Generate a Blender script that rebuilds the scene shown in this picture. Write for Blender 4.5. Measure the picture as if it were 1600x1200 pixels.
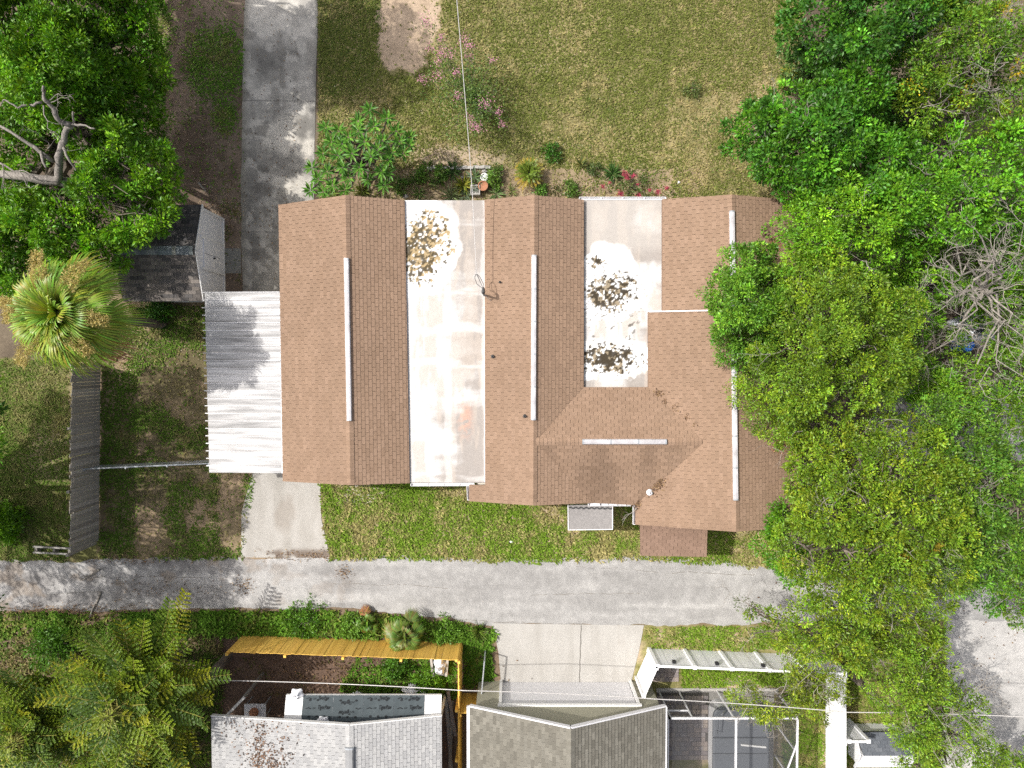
import bpy, bmesh, math, random
import numpy as np
from mathutils import Vector, Matrix

for _o in list(bpy.data.objects):
    bpy.data.objects.remove(_o)
random.seed(7)
rng = np.random.default_rng(7)
sc = bpy.context.scene
COL = sc.collection

# ------------------------------------------------------------------ camera, world, sun, exposure
H, F, TILT = 30.0, 1110.0, -math.radians(1.8)      # drone 30 m up, almost straight down
cam_d = bpy.data.cameras.new('camera')
cam_d.sensor_width = 36.0
cam_d.lens = 36.0 * F / 1600.0
cam_d.clip_end = 2000.0
cam = bpy.data.objects.new('camera', cam_d)
COL.objects.link(cam)
cam.location = (0, 0, H)
cam.rotation_euler = (TILT, 0, 0)
sc.camera = cam

SUN_EL = math.radians(51)
SH = Vector((0.953, -0.303, 0)).normalized()         # the way shadows fall on the ground
S_DIR = Vector((-SH.x * math.cos(SUN_EL), -SH.y * math.cos(SUN_EL), math.sin(SUN_EL)))
world = bpy.data.worlds.new('World')
sc.world = world
world.use_nodes = True
wn = world.node_tree.nodes
bg = wn['Background']
sky = wn.new('ShaderNodeTexSky')
sky.sky_type = 'NISHITA'
sky.sun_disc = False
sky.sun_elevation = SUN_EL
sky.sun_rotation = math.atan2(S_DIR.x, S_DIR.y)
sky.air_density = 0.8
sky.ozone_density = 0.4
sky.dust_density = 5.0
hz = wn.new('ShaderNodeHueSaturation')            # bright humid haze: a paler sky than clear air gives
hz.inputs['Saturation'].default_value = 0.5
world.node_tree.links.new(sky.outputs[0], hz.inputs['Color'])
world.node_tree.links.new(hz.outputs[0], bg.inputs[0])
bg.inputs[1].default_value = 0.15
sun_d = bpy.data.lights.new('sun', 'SUN')
sun_d.energy = 3.5
sun_d.angle = math.radians(0.55)
sun_d.color = (1.0, 0.965, 0.91)
sun = bpy.data.objects.new('sun', sun_d)
COL.objects.link(sun)
sun.rotation_euler = (-S_DIR).to_track_quat('-Z', 'Y').to_euler()
sun.location = (-20, 5, 40)
vs = sc.view_settings
vs.view_transform = 'Standard'
vs.look = 'None'
vs.gamma = 1.0
vs.use_curve_mapping = False
vs.exposure = 0.47
sc.cycles.max_bounces = 7
sc.cycles.use_denoising = False                     # the photograph is crisp to the pixel; smoothing wipes leaf and grass texture
sc.cycles.transparent_max_bounces = 12

# ------------------------------------------------------------------ layout helpers
_ca, _sa = math.cos(TILT), math.sin(TILT)
def P(px, py, z=0.0):
    """the place on height z that lies behind a point measured on the photograph"""
    dx = (px - 800.0) / F; dy = (600.0 - py) / F
    y = dy * _ca + _sa; zz = dy * _sa - _ca
    t = (z - H) / zz
    return Vector((dx * t, y * t, z))
def W2P(x, y, z=0.0):
    zz = z - H
    yc = y * _ca + zz * _sa; zc = -y * _sa + zz * _ca
    return 800 + F * x / (-zc), 600 - F * yc / (-zc)

_tabs = {}
def vn(x, y, s, seed):
    if seed not in _tabs:
        _tabs[seed] = np.random.default_rng(1000 + seed).random((256, 256))
    T = _tabs[seed]
    u = np.asarray(x) / s; v = np.asarray(y) / s
    i = np.floor(u).astype(int); j = np.floor(v).astype(int)
    a = u - i; b = v - j
    a = a * a * (3 - 2 * a); b = b * b * (3 - 2 * b)
    i0 = i & 255; i1 = (i + 1) & 255; j0 = j & 255; j1 = (j + 1) & 255
    return (T[i0, j0] * (1 - a) + T[i1, j0] * a) * (1 - b) + (T[i0, j1] * (1 - a) + T[i1, j1] * a) * b
def fbm(x, y, s, seed, octv=4):
    r = 0; w = 0; a = 1.0
    for k in range(octv):
        r = r + a * vn(x, y, s / (2 ** k), seed + k); w += a; a *= 0.55
    return r / w
def sst(a, b, x):
    t = np.clip((x - a) / (b - a), 0, 1)
    return t * t * (3 - 2 * t)
def inpoly(x, y, poly):
    x = np.asarray(x); y = np.asarray(y)
    r = np.zeros(x.shape, bool); n = len(poly)
    for k in range(n):
        x0, y0 = poly[k][0], poly[k][1]; x1, y1 = poly[(k + 1) % n][0], poly[(k + 1) % n][1]
        if y0 == y1: continue
        c = ((y0 > y) != (y1 > y)) & (x < (x1 - x0) * (y - y0) / (y1 - y0) + x0)
        r ^= c
    return r
def mixc(A, B, t):
    t = np.asarray(t)[..., None]
    return np.asarray(A) * (1 - t) + np.asarray(B) * t
def ell(px, py, cx, cy, rx, ry, soft=0.3):
    d = np.sqrt(((px - cx) / rx) ** 2 + ((py - cy) / ry) ** 2)
    return 1 - sst(1 - soft, 1 + soft, d)

# ------------------------------------------------------------------ materials
def M(name, color=None, var=0.15, scale=8.0, rough=0.85, bump=0.0, bscale=None, spec=0.25, transl=0.0, stretch=None, metal=0.0, color2=None, detail=6, tint=None):
    """procedural material; with no colour given it takes the mesh's own colour layer"""
    m = bpy.data.materials.new(name); m.use_nodes = True
    nt = m.node_tree; N = nt.nodes; L = nt.links
    bs = N['Principled BSDF']; out = N['Material Output']
    bs.inputs['Roughness'].default_value = rough
    bs.inputs['Specular IOR Level'].default_value = spec
    bs.inputs['Metallic'].default_value = metal
    tc = N.new('ShaderNodeTexCoord')
    mp = N.new('ShaderNodeMapping')
    L.new(tc.outputs['Object'], mp.inputs[0])
    if stretch: mp.inputs['Scale'].default_value = stretch
    nz = N.new('ShaderNodeTexNoise')
    nz.inputs['Scale'].default_value = scale; nz.inputs['Detail'].default_value = detail; nz.inputs['Roughness'].default_value = 0.62
    L.new(mp.outputs[0], nz.inputs['Vector'])
    mr = N.new('ShaderNodeMapRange')
    mr.inputs[1].default_value = 0.28; mr.inputs[2].default_value = 0.72
    L.new(nz.outputs[0], mr.inputs[0])
    if color is None:
        at = N.new('ShaderNodeAttribute'); at.attribute_name = 'col'
        src = at.outputs['Color']
    else:
        rgb = N.new('ShaderNodeRGB'); rgb.outputs[0].default_value = (*color, 1); src = rgb.outputs[0]
    if color2 is not None:
        mx = N.new('ShaderNodeMix'); mx.data_type = 'RGBA'
        L.new(mr.outputs[0], mx.inputs['Factor']); L.new(src, mx.inputs['A']); mx.inputs['B'].default_value = (*color2, 1)
        res = mx.outputs['Result']
    else:
        mr.inputs[3].default_value = 1 - var; mr.inputs[4].default_value = 1 + var
        vm = N.new('ShaderNodeVectorMath'); vm.operation = 'SCALE'
        L.new(src, vm.inputs[0]); L.new(mr.outputs[0], vm.inputs['Scale'])
        res = vm.outputs[0]
    L.new(res, bs.inputs['Base Color'])
    if bump:
        n2 = N.new('ShaderNodeTexNoise'); n2.inputs['Scale'].default_value = bscale or scale * 4; n2.inputs['Detail'].default_value = 5
        L.new(mp.outputs[0], n2.inputs['Vector'])
        bp = N.new('ShaderNodeBump'); bp.inputs['Strength'].default_value = bump; bp.inputs['Distance'].default_value = 0.02
        L.new(n2.outputs[0], bp.inputs['Height']); L.new(bp.outputs[0], bs.inputs['Normal'])
    if transl:
        tr = N.new('ShaderNodeBsdfTranslucent')
        v2 = N.new('ShaderNodeVectorMath'); v2.operation = 'MULTIPLY'
        v2.inputs[1].default_value = tint or (1.25, 1.15, 0.6)
        L.new(res, v2.inputs[0]); L.new(v2.outputs[0], tr.inputs['Color'])
        ms = N.new('ShaderNodeMixShader'); ms.inputs[0].default_value = transl
        L.new(bs.outputs[0], ms.inputs[1]); L.new(tr.outputs[0], ms.inputs[2]); L.new(ms.outputs[0], out.inputs[0])
    return m

MT = {}
MT['soil'] = M('soil', None, 0.22, 9, 0.95, 0.5, 40, 0.1)
MT['paving'] = M('concrete_paving', None, 0.10, 22, 0.9, 0.25, 60, 0.2)
MT['asphalt'] = M('worn_asphalt', None, 0.24, 30, 0.92, 0.5, 55, 0.15, detail=8)
MT['grass'] = M('grass_blades', None, 0.1, 3, 0.7, spec=0.15, transl=0.28)
MT['leaf'] = M('leaves', None, 0.08, 2, 0.42, spec=0.32, transl=0.24)
MT['petal'] = M('petals', None, 0.1, 5, 0.7, transl=0.3, tint=(1, 0.9, 0.9))
MT['shingle'] = M('asphalt_shingle', None, 0.13, 40, 0.93, 0.35, 90, 0.1)
MT['deck'] = M('roof_deck', (0.17, 0.11, 0.08), 0.15, 4, 0.95)
MT['deck_dark'] = M('roof_deck_dark', (0.03, 0.03, 0.032), 0.2, 4, 0.95)
MT['deck_grey'] = M('roof_deck_grey', (0.24, 0.24, 0.24), 0.15, 4, 0.95)
MT['deck_olive'] = M('roof_deck_olive', (0.11, 0.105, 0.08), 0.15, 4, 0.95)
MT['coating'] = M('roof_coating', None, 0.07, 12, 0.75, 0.12, 40, 0.3)
MT['white_metal'] = M('white_painted_metal', (0.66, 0.65, 0.66), 0.05, 6, 0.45, spec=0.4)
MT['vent_metal'] = M('ridge_vent_metal', (0.44, 0.425, 0.435), 0.30, 2.2, 0.5, spec=0.4)
MT['vinyl'] = M('white_vinyl', (0.82, 0.82, 0.82), 0.03, 4, 0.4, spec=0.4)
MT['pan'] = M('carport_pan', None, 0.5, 1.3, 0.6, 0.05, 20, 0.3, stretch=(0.4, 5, 3))
MT['stucco'] = M('stucco', (0.62, 0.58, 0.50), 0.06, 12, 0.9, 0.2, 80)
MT['khaki'] = M('khaki_stucco', (0.34, 0.325, 0.245), 0.05, 10, 0.9, 0.2, 80)
MT['trim'] = M('white_trim', (0.74, 0.73, 0.71), 0.05, 8, 0.55)
MT['siding'] = M('grey_siding', (0.72, 0.715, 0.72), 0.04, 6, 0.65)
MT['bark'] = M('bark', (0.15, 0.125, 0.10), 0.4, 7, 0.95, 0.6, 25, stretch=(1, 1, 0.35))
MT['deadwood'] = M('bare_wood', (0.25, 0.225, 0.195), 0.45, 9, 0.9, 0.6, 30)
MT['old_wood'] = M('weathered_wood', None, 0.30, 6, 0.95, 0.4, 30, stretch=(6, 6, 0.6))
MT['yellow_wood'] = M('stained_pine', None, 0.12, 5, 0.8, 0.2, 30, stretch=(5, 5, 0.6))
MT['steel'] = M('galvanised_steel', (0.42, 0.44, 0.46), 0.12, 8, 0.45, metal=0.5)
MT['glass'] = M('window_glass', (0.04, 0.05, 0.06), 0.05, 2, 0.08, spec=0.6)
MT['black'] = M('black_plastic', (0.02, 0.02, 0.022), 0.1, 6, 0.5)
MT['ink'] = M('print_ink', (0.018, 0.02, 0.022), 0.1, 20, 0.9)
MT['felt'] = M('underlayment', (0.052, 0.066, 0.072), 0.16, 2.2, 0.7, 0.25, 6)
MT['terracotta'] = M('terracotta', (0.36, 0.17, 0.10), 0.2, 20, 0.9)
MT['concrete'] = M('concrete_block', (0.34, 0.325, 0.30), 0.2, 14, 0.95, 0.4, 60)
MT['paver'] = M('paver', None, 0.14, 25, 0.9, 0.3, 70)
MT['vinylcover'] = M('spa_cover_vinyl', (0.155, 0.165, 0.18), 0.07, 6, 0.55, 0.15, 20)
MT['tarp'] = M('white_tarp', (0.72, 0.72, 0.74), 0.10, 6, 0.5, 0.3, 9)
MT['cable'] = M('cable', (0.46, 0.44, 0.42), 0.1, 5, 0.6)
MT['dark_cable'] = M('dark_cable', (0.06, 0.06, 0.06), 0.1, 5, 0.6)
MT['rolled'] = M('rolled_roofing', (0.25, 0.235, 0.225), 0.16, 10, 0.95, 0.3, 80)
MT['litter'] = M('dead_leaves', None, 0.15, 10, 0.9, transl=0.1)
MT['blue'] = M('blue_plastic', (0.02, 0.12, 0.42), 0.1, 5, 0.5)
MT['chrome'] = M('chrome', (0.75, 0.75, 0.76), 0.02, 5, 0.18, metal=1.0)
# insect screen: woven mesh seen from afar lets about half the light through
_m = bpy.data.materials.new('insect_screen'); _m.use_nodes = True
_n = _m.node_tree.nodes; _l = _m.node_tree.links
_b = _n['Principled BSDF']; _b.inputs['Base Color'].default_value = (0.05, 0.052, 0.056, 1); _b.inputs['Roughness'].default_value = 0.6
_t = _n.new('ShaderNodeBsdfTransparent'); _x = _n.new('ShaderNodeMixShader'); _x.inputs[0].default_value = 0.34
_l.new(_t.outputs[0], _x.inputs[1]); _l.new(_b.outputs[0], _x.inputs[2]); _l.new(_x.outputs[0], _n['Material Output'].inputs[0])
MT['screen'] = _m

# ------------------------------------------------------------------ objects and meshes
WL = {}
def wloc(o):
    return WL.get(o.name, Vector((0, 0, 0))) if o is not None else Vector((0, 0, 0))
def tag(o, label=None, cat=None, group=None, kind=None):
    if label: o['label'] = label
    if cat: o['category'] = cat
    if group: o['group'] = group
    if kind: o['kind'] = kind
    return o
def thing(name, loc, label, cat, group=None):
    o = bpy.data.objects.new(name, None); COL.objects.link(o)
    o.empty_display_size = 0.3
    o.location = loc
    WL[o.name] = Vector(loc)
    return tag(o, label, cat, group)
def link(name, me, parent=None, loc=None, rot=None, mat=None):
    o = bpy.data.objects.new(name, me); COL.objects.link(o)
    if parent is not None: o.parent = parent
    if loc is not None: o.location = Vector(loc) - (wloc(parent) if parent is not None else Vector((0, 0, 0)))
    if rot is not None: o.rotation_euler = rot
    WL[o.name] = (Vector(loc) if loc is not None else wloc(parent)).copy()
    if mat is not None and not me.materials: me.materials.append(mat)
    return o

def np_mesh(name, V, idx, per, col=None, smooth=False):
    """V (n,3); idx flat loop indices; per = verts per face (constant) ; col (n,3) per vertex"""
    me = bpy.data.meshes.new(name)
    V = np.ascontiguousarray(V, np.float32); idx = np.ascontiguousarray(idx, np.int32).ravel()
    nf = len(idx) // per
    me.vertices.add(len(V)); me.vertices.foreach_set('co', V.ravel())
    me.loops.add(len(idx)); me.loops.foreach_set('vertex_index', idx)
    me.polygons.add(nf); me.polygons.foreach_set('loop_start', np.arange(0, nf * per, per, dtype=np.int32))
    if smooth: me.polygons.foreach_set('use_smooth', np.ones(nf, bool))
    me.update(calc_edges=True)
    if col is not None:
        a = me.attributes.new('col', 'FLOAT_COLOR', 'POINT')
        c = np.ones((len(V), 4), np.float32); c[:, :3] = np.clip(col, 0, 1)
        a.data.foreach_set('color', c.ravel())
    return me

class MB:
    def __init__(s): s.v = []; s.f = []; s.c = []; s.cur = (1, 1, 1)
    def add(s, vs, fs, col=None):
        b = len(s.v); s.v.extend([tuple(p) for p in vs])
        for f in fs:
            s.f.append([b + i for i in f]); s.c.append(col or s.cur)
        return s
    def box(s, lo, hi, col=None):
        x0, y0, z0 = lo; x1, y1, z1 = hi
        v = [(x0, y0, z0), (x1, y0, z0), (x1, y1, z0), (x0, y1, z0), (x0, y0, z1), (x1, y0, z1), (x1, y1, z1), (x0, y1, z1)]
        return s.add(v, [(3, 2, 1, 0), (4, 5, 6, 7), (0, 1, 5, 4), (1, 2, 6, 5), (2, 3, 7, 6), (3, 0, 4, 7)], col)
    def bar(s, p0, p1, w, h, col=None, up=Vector((0, 0, 1))):
        p0 = Vector(p0); p1 = Vector(p1); d = (p1 - p0).normalized()
        a = d.cross(up)
        if a.length < 1e-4: a = d.cross(Vector((1, 0, 0)))
        a.normalize(); b = a.cross(d).normalized()
        v = []
        for p in (p0, p1):
            for q, r in ((-1, -1), (1, -1), (1, 1), (-1, 1)):
                v.append(p + a * (q * w / 2) + b * (r * h / 2))
        return s.add(v, [(3, 2, 1, 0), (4, 5, 6, 7), (0, 1, 5, 4), (1, 2, 6, 5), (2, 3, 7, 6), (3, 0, 4, 7)], col)
    def prism(s, pts, dz, col=None):
        """pts: 3-D polygon (counter-clockwise from above), extruded down by dz"""
        n = len(pts); v = [Vector(p) for p in pts]; v += [p - Vector((0, 0, dz)) for p in v]
        f = [tuple(range(n)), tuple(range(2 * n - 1, n - 1, -1))] + [(i + n, (i + 1) % n + n, (i + 1) % n, i) for i in range(n)]
        return s.add(v, f, col)
    def tube(s, pts, rad, n=6, col=None, cap=True):
        pts = [Vector(p) for p in pts]; m = len(pts)
        if not hasattr(rad, '__len__'): rad = [rad] * m
        b = len(s.v); prev = None
        for k, p in enumerate(pts):
            d = (pts[min(k + 1, m - 1)] - pts[max(k - 1, 0)])
            d = d.normalized() if d.length > 1e-6 else Vector((0, 0, 1))
            a = (prev - d * prev.dot(d)) if prev is not None else d.cross(Vector((0.31, 0.2, 0.93)))
            if a.length < 1e-4: a = d.cross(Vector((1, 0, 0)))
            a.normalize(); prev = a; c = d.cross(a)
            for i in range(n):
                t = 2 * math.pi * i / n
                q = p + (a * math.cos(t) + c * math.sin(t)) * rad[k]
                s.v.append((q.x, q.y, q.z))
        for k in range(m - 1):
            for i in range(n):
                j = (i + 1) % n
                s.f.append([b + k * n + i, b + k * n + j, b + (k + 1) * n + j, b + (k + 1) * n + i]); s.c.append(col or s.cur)
        if cap:
            s.f.append([b + (m - 1) * n + i for i in range(n)]); s.c.append(col or s.cur)
            s.f.append([b + i for i in range(n - 1, -1, -1)]); s.c.append(col or s.cur)
        return s
    def lathe(s, c, prof, n=16, col=None):
        b = len(s.v); m = len(prof)
        for r, z in prof:
            for i in range(n):
                t = 2 * math.pi * i / n
                s.v.append((c[0] + r * math.cos(t), c[1] + r * math.sin(t), c[2] + z))
        for k in range(m - 1):
            for i in range(n):
                j = (i + 1) % n
                s.f.append([b + k * n + i, b + k * n + j, b + (k + 1) * n + j, b + (k + 1) * n + i]); s.c.append(col or s.cur)
        return s
    def mesh(s, name, off=Vector((0, 0, 0)), smooth=False):
        me = bpy.data.meshes.new(name)
        me.from_pydata([(x - off[0], y - off[1], z - off[2]) for x, y, z in s.v], [], s.f)
        a = me.attributes.new('col', 'FLOAT_COLOR', 'CORNER')
        buf = []
        for f, c in zip(s.f, s.c): buf.extend((c[0], c[1], c[2], 1.0) * len(f))
        a.data.foreach_set('color', np.array(buf, np.float32))
        if smooth: me.polygons.foreach_set('use_smooth', np.ones(len(me.polygons), bool))
        me.update()
        return me
    def build(s, name, mat, parent=None, loc=None, smooth=False):
        """world coordinates in; the object sits at loc (top level) or at its parent's place"""
        o0 = Vector(loc) if loc is not None else wloc(parent)
        me = s.mesh(name, o0, smooth); me.materials.append(mat)
        o = bpy.data.objects.new(name, me); COL.objects.link(o)
        if parent is not None:
            o.parent = parent; o.location = o0 - wloc(parent)
        else: o.location = o0
        WL[o.name] = o0.copy()
        return o

def jit(c, a=0.1):
    k = 1 + random.uniform(-a, a)
    return (c[0] * k * (1 + random.uniform(-a, a) * .3), c[1] * k, c[2] * k * (1 + random.uniform(-a, a) * .3))

# ------------------------------------------------------------------ ground sheet
def axis(lo, hi, st, far):
    a = list(np.arange(lo, hi + 1e-6, st)); k = st; x = a[-1]; y = a[0]; up = []; dn = []
    while x < far:
        k *= 1.5; x += k; y -= k; up.append(x); dn.append(y)
    return np.array(dn[::-1] + a + up)
POLY_NL = [(497, -60), (1262, -60), (1252, 90), (1225, 150), (1165, 200), (1190, 260), (1240, 322), (497, 322)]
SAND = [(590, -30), (690, -30), (690, 40), (664, 90), (640, 112), (604, 110), (590, 90)]
ALLEY_T = [(-60, 878), (0, 877), (90, 880), (160, 872), (280, 874), (380, 872), (520, 873), (560, 868), (640, 869), (720, 876), (800, 874), (900, 873), (1000, 871), (1100, 874), (1220, 886), (1480, 890), (1700, 880)]
ALLEY_B = [(-60, 953), (0, 957), (60, 953), (150, 956), (260, 949), (400, 952), (520, 951), (580, 953), (640, 963), (720, 969), (768, 975), (900, 976), (1000, 978), (1100, 976), (1220, 974), (1480, 970), (1700, 970)]

def soil_col(X, Y):
    px, py = W2P(X, Y)
    n1 = fbm(X, Y, 2.2, 1, 5); n2 = fbm(X, Y, 0.45, 11, 3); n3 = fbm(X, Y, 6.0, 21, 3)
    c = mixc((0.085, 0.066, 0.048), (0.15, 0.12, 0.085), sst(0.3, 0.7, n1))                    # dark leaf-littered earth
    # front lawn: thatch over sandy earth
    m = inpoly(px, py, POLY_NL).astype(float)
    lawn = mixc((0.135, 0.13, 0.052), (0.26, 0.22, 0.11), sst(0.35, 0.65, n1 * .6 + n2 * .4))
    lawn = mixc(lawn, (0.29, 0.23, 0.14), sst(1050, 1230, px) * 0.4)
    c = mixc(c, lawn, m)
    sm = inpoly(px + (n2 - .5) * 26 + (n1 - .5) * 18, py + (n2 - .5) * 24, SAND).astype(float)
    c = mixc(c, mixc((0.31, 0.235, 0.165), (0.46, 0.355, 0.26), n2), sm)
    b2 = ell(px + (n2 - .5) * 40, py + (n1 - .5) * 30, 715, 244, 66, 20, .5) * m
    c = mixc(c, (0.40, 0.31, 0.225), b2 * .8)
    bed = ((py > 262 + (n2 - .5) * 18) & (px > 480) & (px < 1060 + 60 * n1)).astype(float) * m
    c = mixc(c, mixc((0.16, 0.115, 0.08), (0.33, 0.25, 0.17), n2), bed * (0.75 if True else 0))
    # bare west yard
    w = ((px > 225) & (px < 386) & (py < 470)).astype(float)
    c = mixc(c, mixc((0.125, 0.092, 0.068), (0.215, 0.165, 0.125), sst(.3, .7, n1 * .5 + n2 * .5)), w)
    # lower west yard
    w = ((px > 150) & (px < 520) & (py > 462) & (py < 880)).astype(float)
    c = mixc(c, mixc((0.12, 0.10, 0.055), (0.29, 0.215, 0.14), sst(.38, .68, n1 * .6 + n2 * .4)), w)
    # west neighbour's lawn
    w = ((px < 150) & (py > 560) & (py < 880)).astype(float)
    c = mixc(c, mixc((0.11, 0.11, 0.04), (0.25, 0.21, 0.12), sst(.4, .7, n1)), w)
    # strip lawn along the alley
    w = ((px > 495) & (px < 1260) & (py > 740) & (py < 890)).astype(float)
    c = mixc(c, mixc((0.17, 0.16, 0.055), (0.37, 0.29, 0.19), sst(.42, .66, n1 * .5 + n2 * .5)), w)
    w = ell(px + (n2 - .5) * 30, py + (n1 - .5) * 30, 562, 772, 40, 16, .5)
    c = mixc(c, (0.52, 0.47, 0.41), w * sst(.3, .6, n2))
    # south verge and the yards behind
    w = (py > 945).astype(float)
    c = mixc(c, mixc((0.10, 0.075, 0.05), (0.24, 0.175, 0.12), n2 * .5 + n1 * .5), w)
    w = ((px > 340) & (px < 712) & (py > 1000)).astype(float)
    c = mixc(c, mixc((0.085, 0.055, 0.04), (0.17, 0.115, 0.085), n2), w)
    w = ((px > 985) & (px < 1480) & (py > 978)).astype(float)
    c = mixc(c, mixc((0.18, 0.17, 0.06), (0.36, 0.28, 0.19), sst(.45, .7, n1 * .4 + n2 * .6)), w)
    return c
xs = axis(-23.5, 23.5, 0.12, 420); ys = axis(-18.5, 18.5, 0.12, 420)
GX, GY = np.meshgrid(xs, ys, indexing='ij')
nx, ny = GX.shape
I = np.arange(nx * ny).reshape(nx, ny)
idx = np.stack([I[:-1, :-1], I[1:, :-1], I[1:, 1:], I[:-1, 1:]], -1)
me = np_mesh('ground', np.stack([GX.ravel(), GY.ravel(), np.zeros(nx * ny)], 1), idx, 4, soil_col(GX.ravel(), GY.ravel()))
o = link('ground', me, mat=MT['soil']); tag(o, kind='structure')

# ------------------------------------------------------------------ hard surfaces: strips between two measured edges
def resample(pts, n):
    pts = np.array([tuple(p)[:2] for p in pts]); d = np.r_[0, np.cumsum(np.hypot(*np.diff(pts, axis=0).T))]
    t = np.linspace(0, d[-1], n)
    return np.stack([np.interp(t, d, pts[:, 0]), np.interp(t, d, pts[:, 1])], 1)
def strip(name, A, B, z, res, cfun, mat, rough_edge=0.0, kind='structure', zfun=None):
    A = [P(x, y, z) for x, y in A]; B = [P(x, y, z) for x, y in B]
    La = sum((A[i + 1] - A[i]).length for i in range(len(A) - 1)); w = (A[0] - B[0]).length
    nu = max(2, int(La / res)); nv = max(2, int(w / res))
    a = resample(A, nu); b = resample(B, nu)
    if rough_edge:
        k = np.arange(nu) * res
        nrm = (a - b) / np.linalg.norm(a - b, axis=1)[:, None]
        a = a + nrm * ((fbm(k, k * 0, .9, 31, 4) - .5) * rough_edge)[:, None]
        b = b - nrm * ((fbm(k, k * 0 + 50, .9, 31, 4) - .5) * rough_edge)[:, None]
    t = np.linspace(0, 1, nv)[None, :, None]
    G = a[:, None, :] * (1 - t) + b[:, None, :] * t
    X, Y = G[..., 0].ravel(), G[..., 1].ravel()
    I = np.arange(nu * nv).reshape(nu, nv)
    idx = np.stack([I[:-1, :-1], I[1:, :-1], I[1:, 1:], I[:-1, 1:]], -1)
    Z = np.full(X.shape, z)
    me = np_mesh(name, np.stack([X, Y, Z], 1), idx, 4, cfun(X, Y))
    if me.polygons[0].normal.z < 0: me.flip_normals()
    o = link(name, me, mat=mat)
    return tag(o, kind=kind)

def col_drive(X, Y):                       # old mildewed concrete, pale worn patches, and a sunlit patch painted in
    px, py = W2P(X, Y)
    n = fbm(X, Y, 1.6, 41, 5); s = fbm(X, Y, 0.25, 47, 3); q = fbm(X * 3, Y * .5, 0.9, 51, 3)
    c = mixc((0.235, 0.222, 0.20), (0.39, 0.37, 0.335), sst(.25, .7, n * .6 + q * .4))
    c = mixc(c, (0.52, 0.49, 0.44), sst(.58, .66, n) * .8)
    painted_sun = sst(.45, .6, n * .5 + s * .2 + .32 * ell(px, py, 455, 245, 45, 75, .6))  # patch of sunlight across the drive, put into the concrete colour
    c = mixc(c, (0.47, 0.44, 0.39), painted_sun * sst(150, 200, py) * (1 - sst(290, 320, py)))
    c = mixc(c, (0.15, 0.142, 0.13), sst(.58, .72, 1 - n) * .7)
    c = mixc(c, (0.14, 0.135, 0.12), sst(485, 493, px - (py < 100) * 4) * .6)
    sp = fbm(X, Y, .55, 57, 3)
    c = mixc(c, (0.50, 0.475, 0.43), sst(.63, .67, sp) * .55)
    c = mixc(c, (0.14, 0.13, 0.115), sst(.66, .72, fbm(X, Y, .8, 63, 4)) * .6)
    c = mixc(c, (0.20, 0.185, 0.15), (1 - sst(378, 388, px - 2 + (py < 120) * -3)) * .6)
    return c * (0.80 + .40 * s + .08 * (rng.random(len(X)) - .5))[:, None]
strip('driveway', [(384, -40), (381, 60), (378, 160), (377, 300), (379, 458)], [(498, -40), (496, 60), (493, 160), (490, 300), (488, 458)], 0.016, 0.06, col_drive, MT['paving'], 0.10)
def col_apron(X, Y):
    px, py = W2P(X, Y); n = fbm(X, Y, 1.3, 61, 5); s = fbm(X, Y, .3, 67, 3); q = fbm(X * 2.5, Y * .4, .8, 71, 3)
    c = mixc((0.32, 0.30, 0.27), (0.40, 0.38, 0.35), sst(.3, .7, n * .5 + q * .5))
    c = mixc(c, (0.24, 0.205, 0.17), sst(.55, .72, n * .7 + .3 * ell(px, py, 445, 800, 20, 50, .8)) * .55)
    c = mixc(c, (0.15, 0.115, 0.09), sst(.5, .7, s + .3 * ell(px, py, 485, 866, 50, 9, .8)) * sst(853, 864, py) * .9)
    return c
strip('garage_apron', [(398, 728), (388, 762), (378, 800), (377, 871)], [(500, 728), (501, 762), (502, 810), (516, 872)], 0.020, 0.06, col_apron, MT['paving'], 0.05)
def col_alley(X, Y):
    px, py = W2P(X, Y); n = fbm(X, Y, 2.4, 81, 5); s = fbm(X, Y, .22, 87, 3); q = fbm(X * .25, Y * 2.0, .8, 91, 4)
    c = mixc((0.265, 0.257, 0.247), (0.345, 0.336, 0.323), sst(.3, .7, n * .45 + q * .55))
    c = mixc(c, (0.385, 0.374, 0.357), sst(.56, .7, q) * .6)
    west = 1 - sst(330, 620, px + (n - .5) * 200)
    c = mixc(c, mixc((0.19, 0.18, 0.175), (0.44, 0.425, 0.41), sst(.35, .66, n * .5 + s * .2 + q * .3)), west * .85)
    c = mixc(c, (0.24, 0.19, 0.145), sst(.62, .72, fbm(X, Y, .7, 96, 4)) * .55 * west)
    g = rng.random(len(X))
    return c * (0.78 + .36 * s + .10 * (g - .5))[:, None]
strip('alley', ALLEY_T, ALLEY_B, 0.011, 0.06, col_alley, MT['asphalt'], 0.35)
def col_drv2(X, Y):
    px, py = W2P(X, Y); n = fbm(X, Y, 1.0, 101, 5); q = fbm(X * 2.2, Y * .45, .8, 105, 4)
    c = mixc((0.325, 0.31, 0.285), (0.385, 0.37, 0.345), sst(.3, .7, n * .4 + q * .6))
    c = mixc(c, (0.29, 0.265, 0.235), sst(.60, .74, q * .7 + n * .3) * .6)
    return c
g = strip('neighbour_driveway', [(769, 974), (779, 1020), (784, 1078)], [(1006, 977), (998, 1020), (983, 1078)], 0.018, 0.06, col_drv2, MT['paving'], 0.03)
m_ = MB(); a = P(908, 977, .0225); b = P(905, 1074, .0225)
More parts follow.
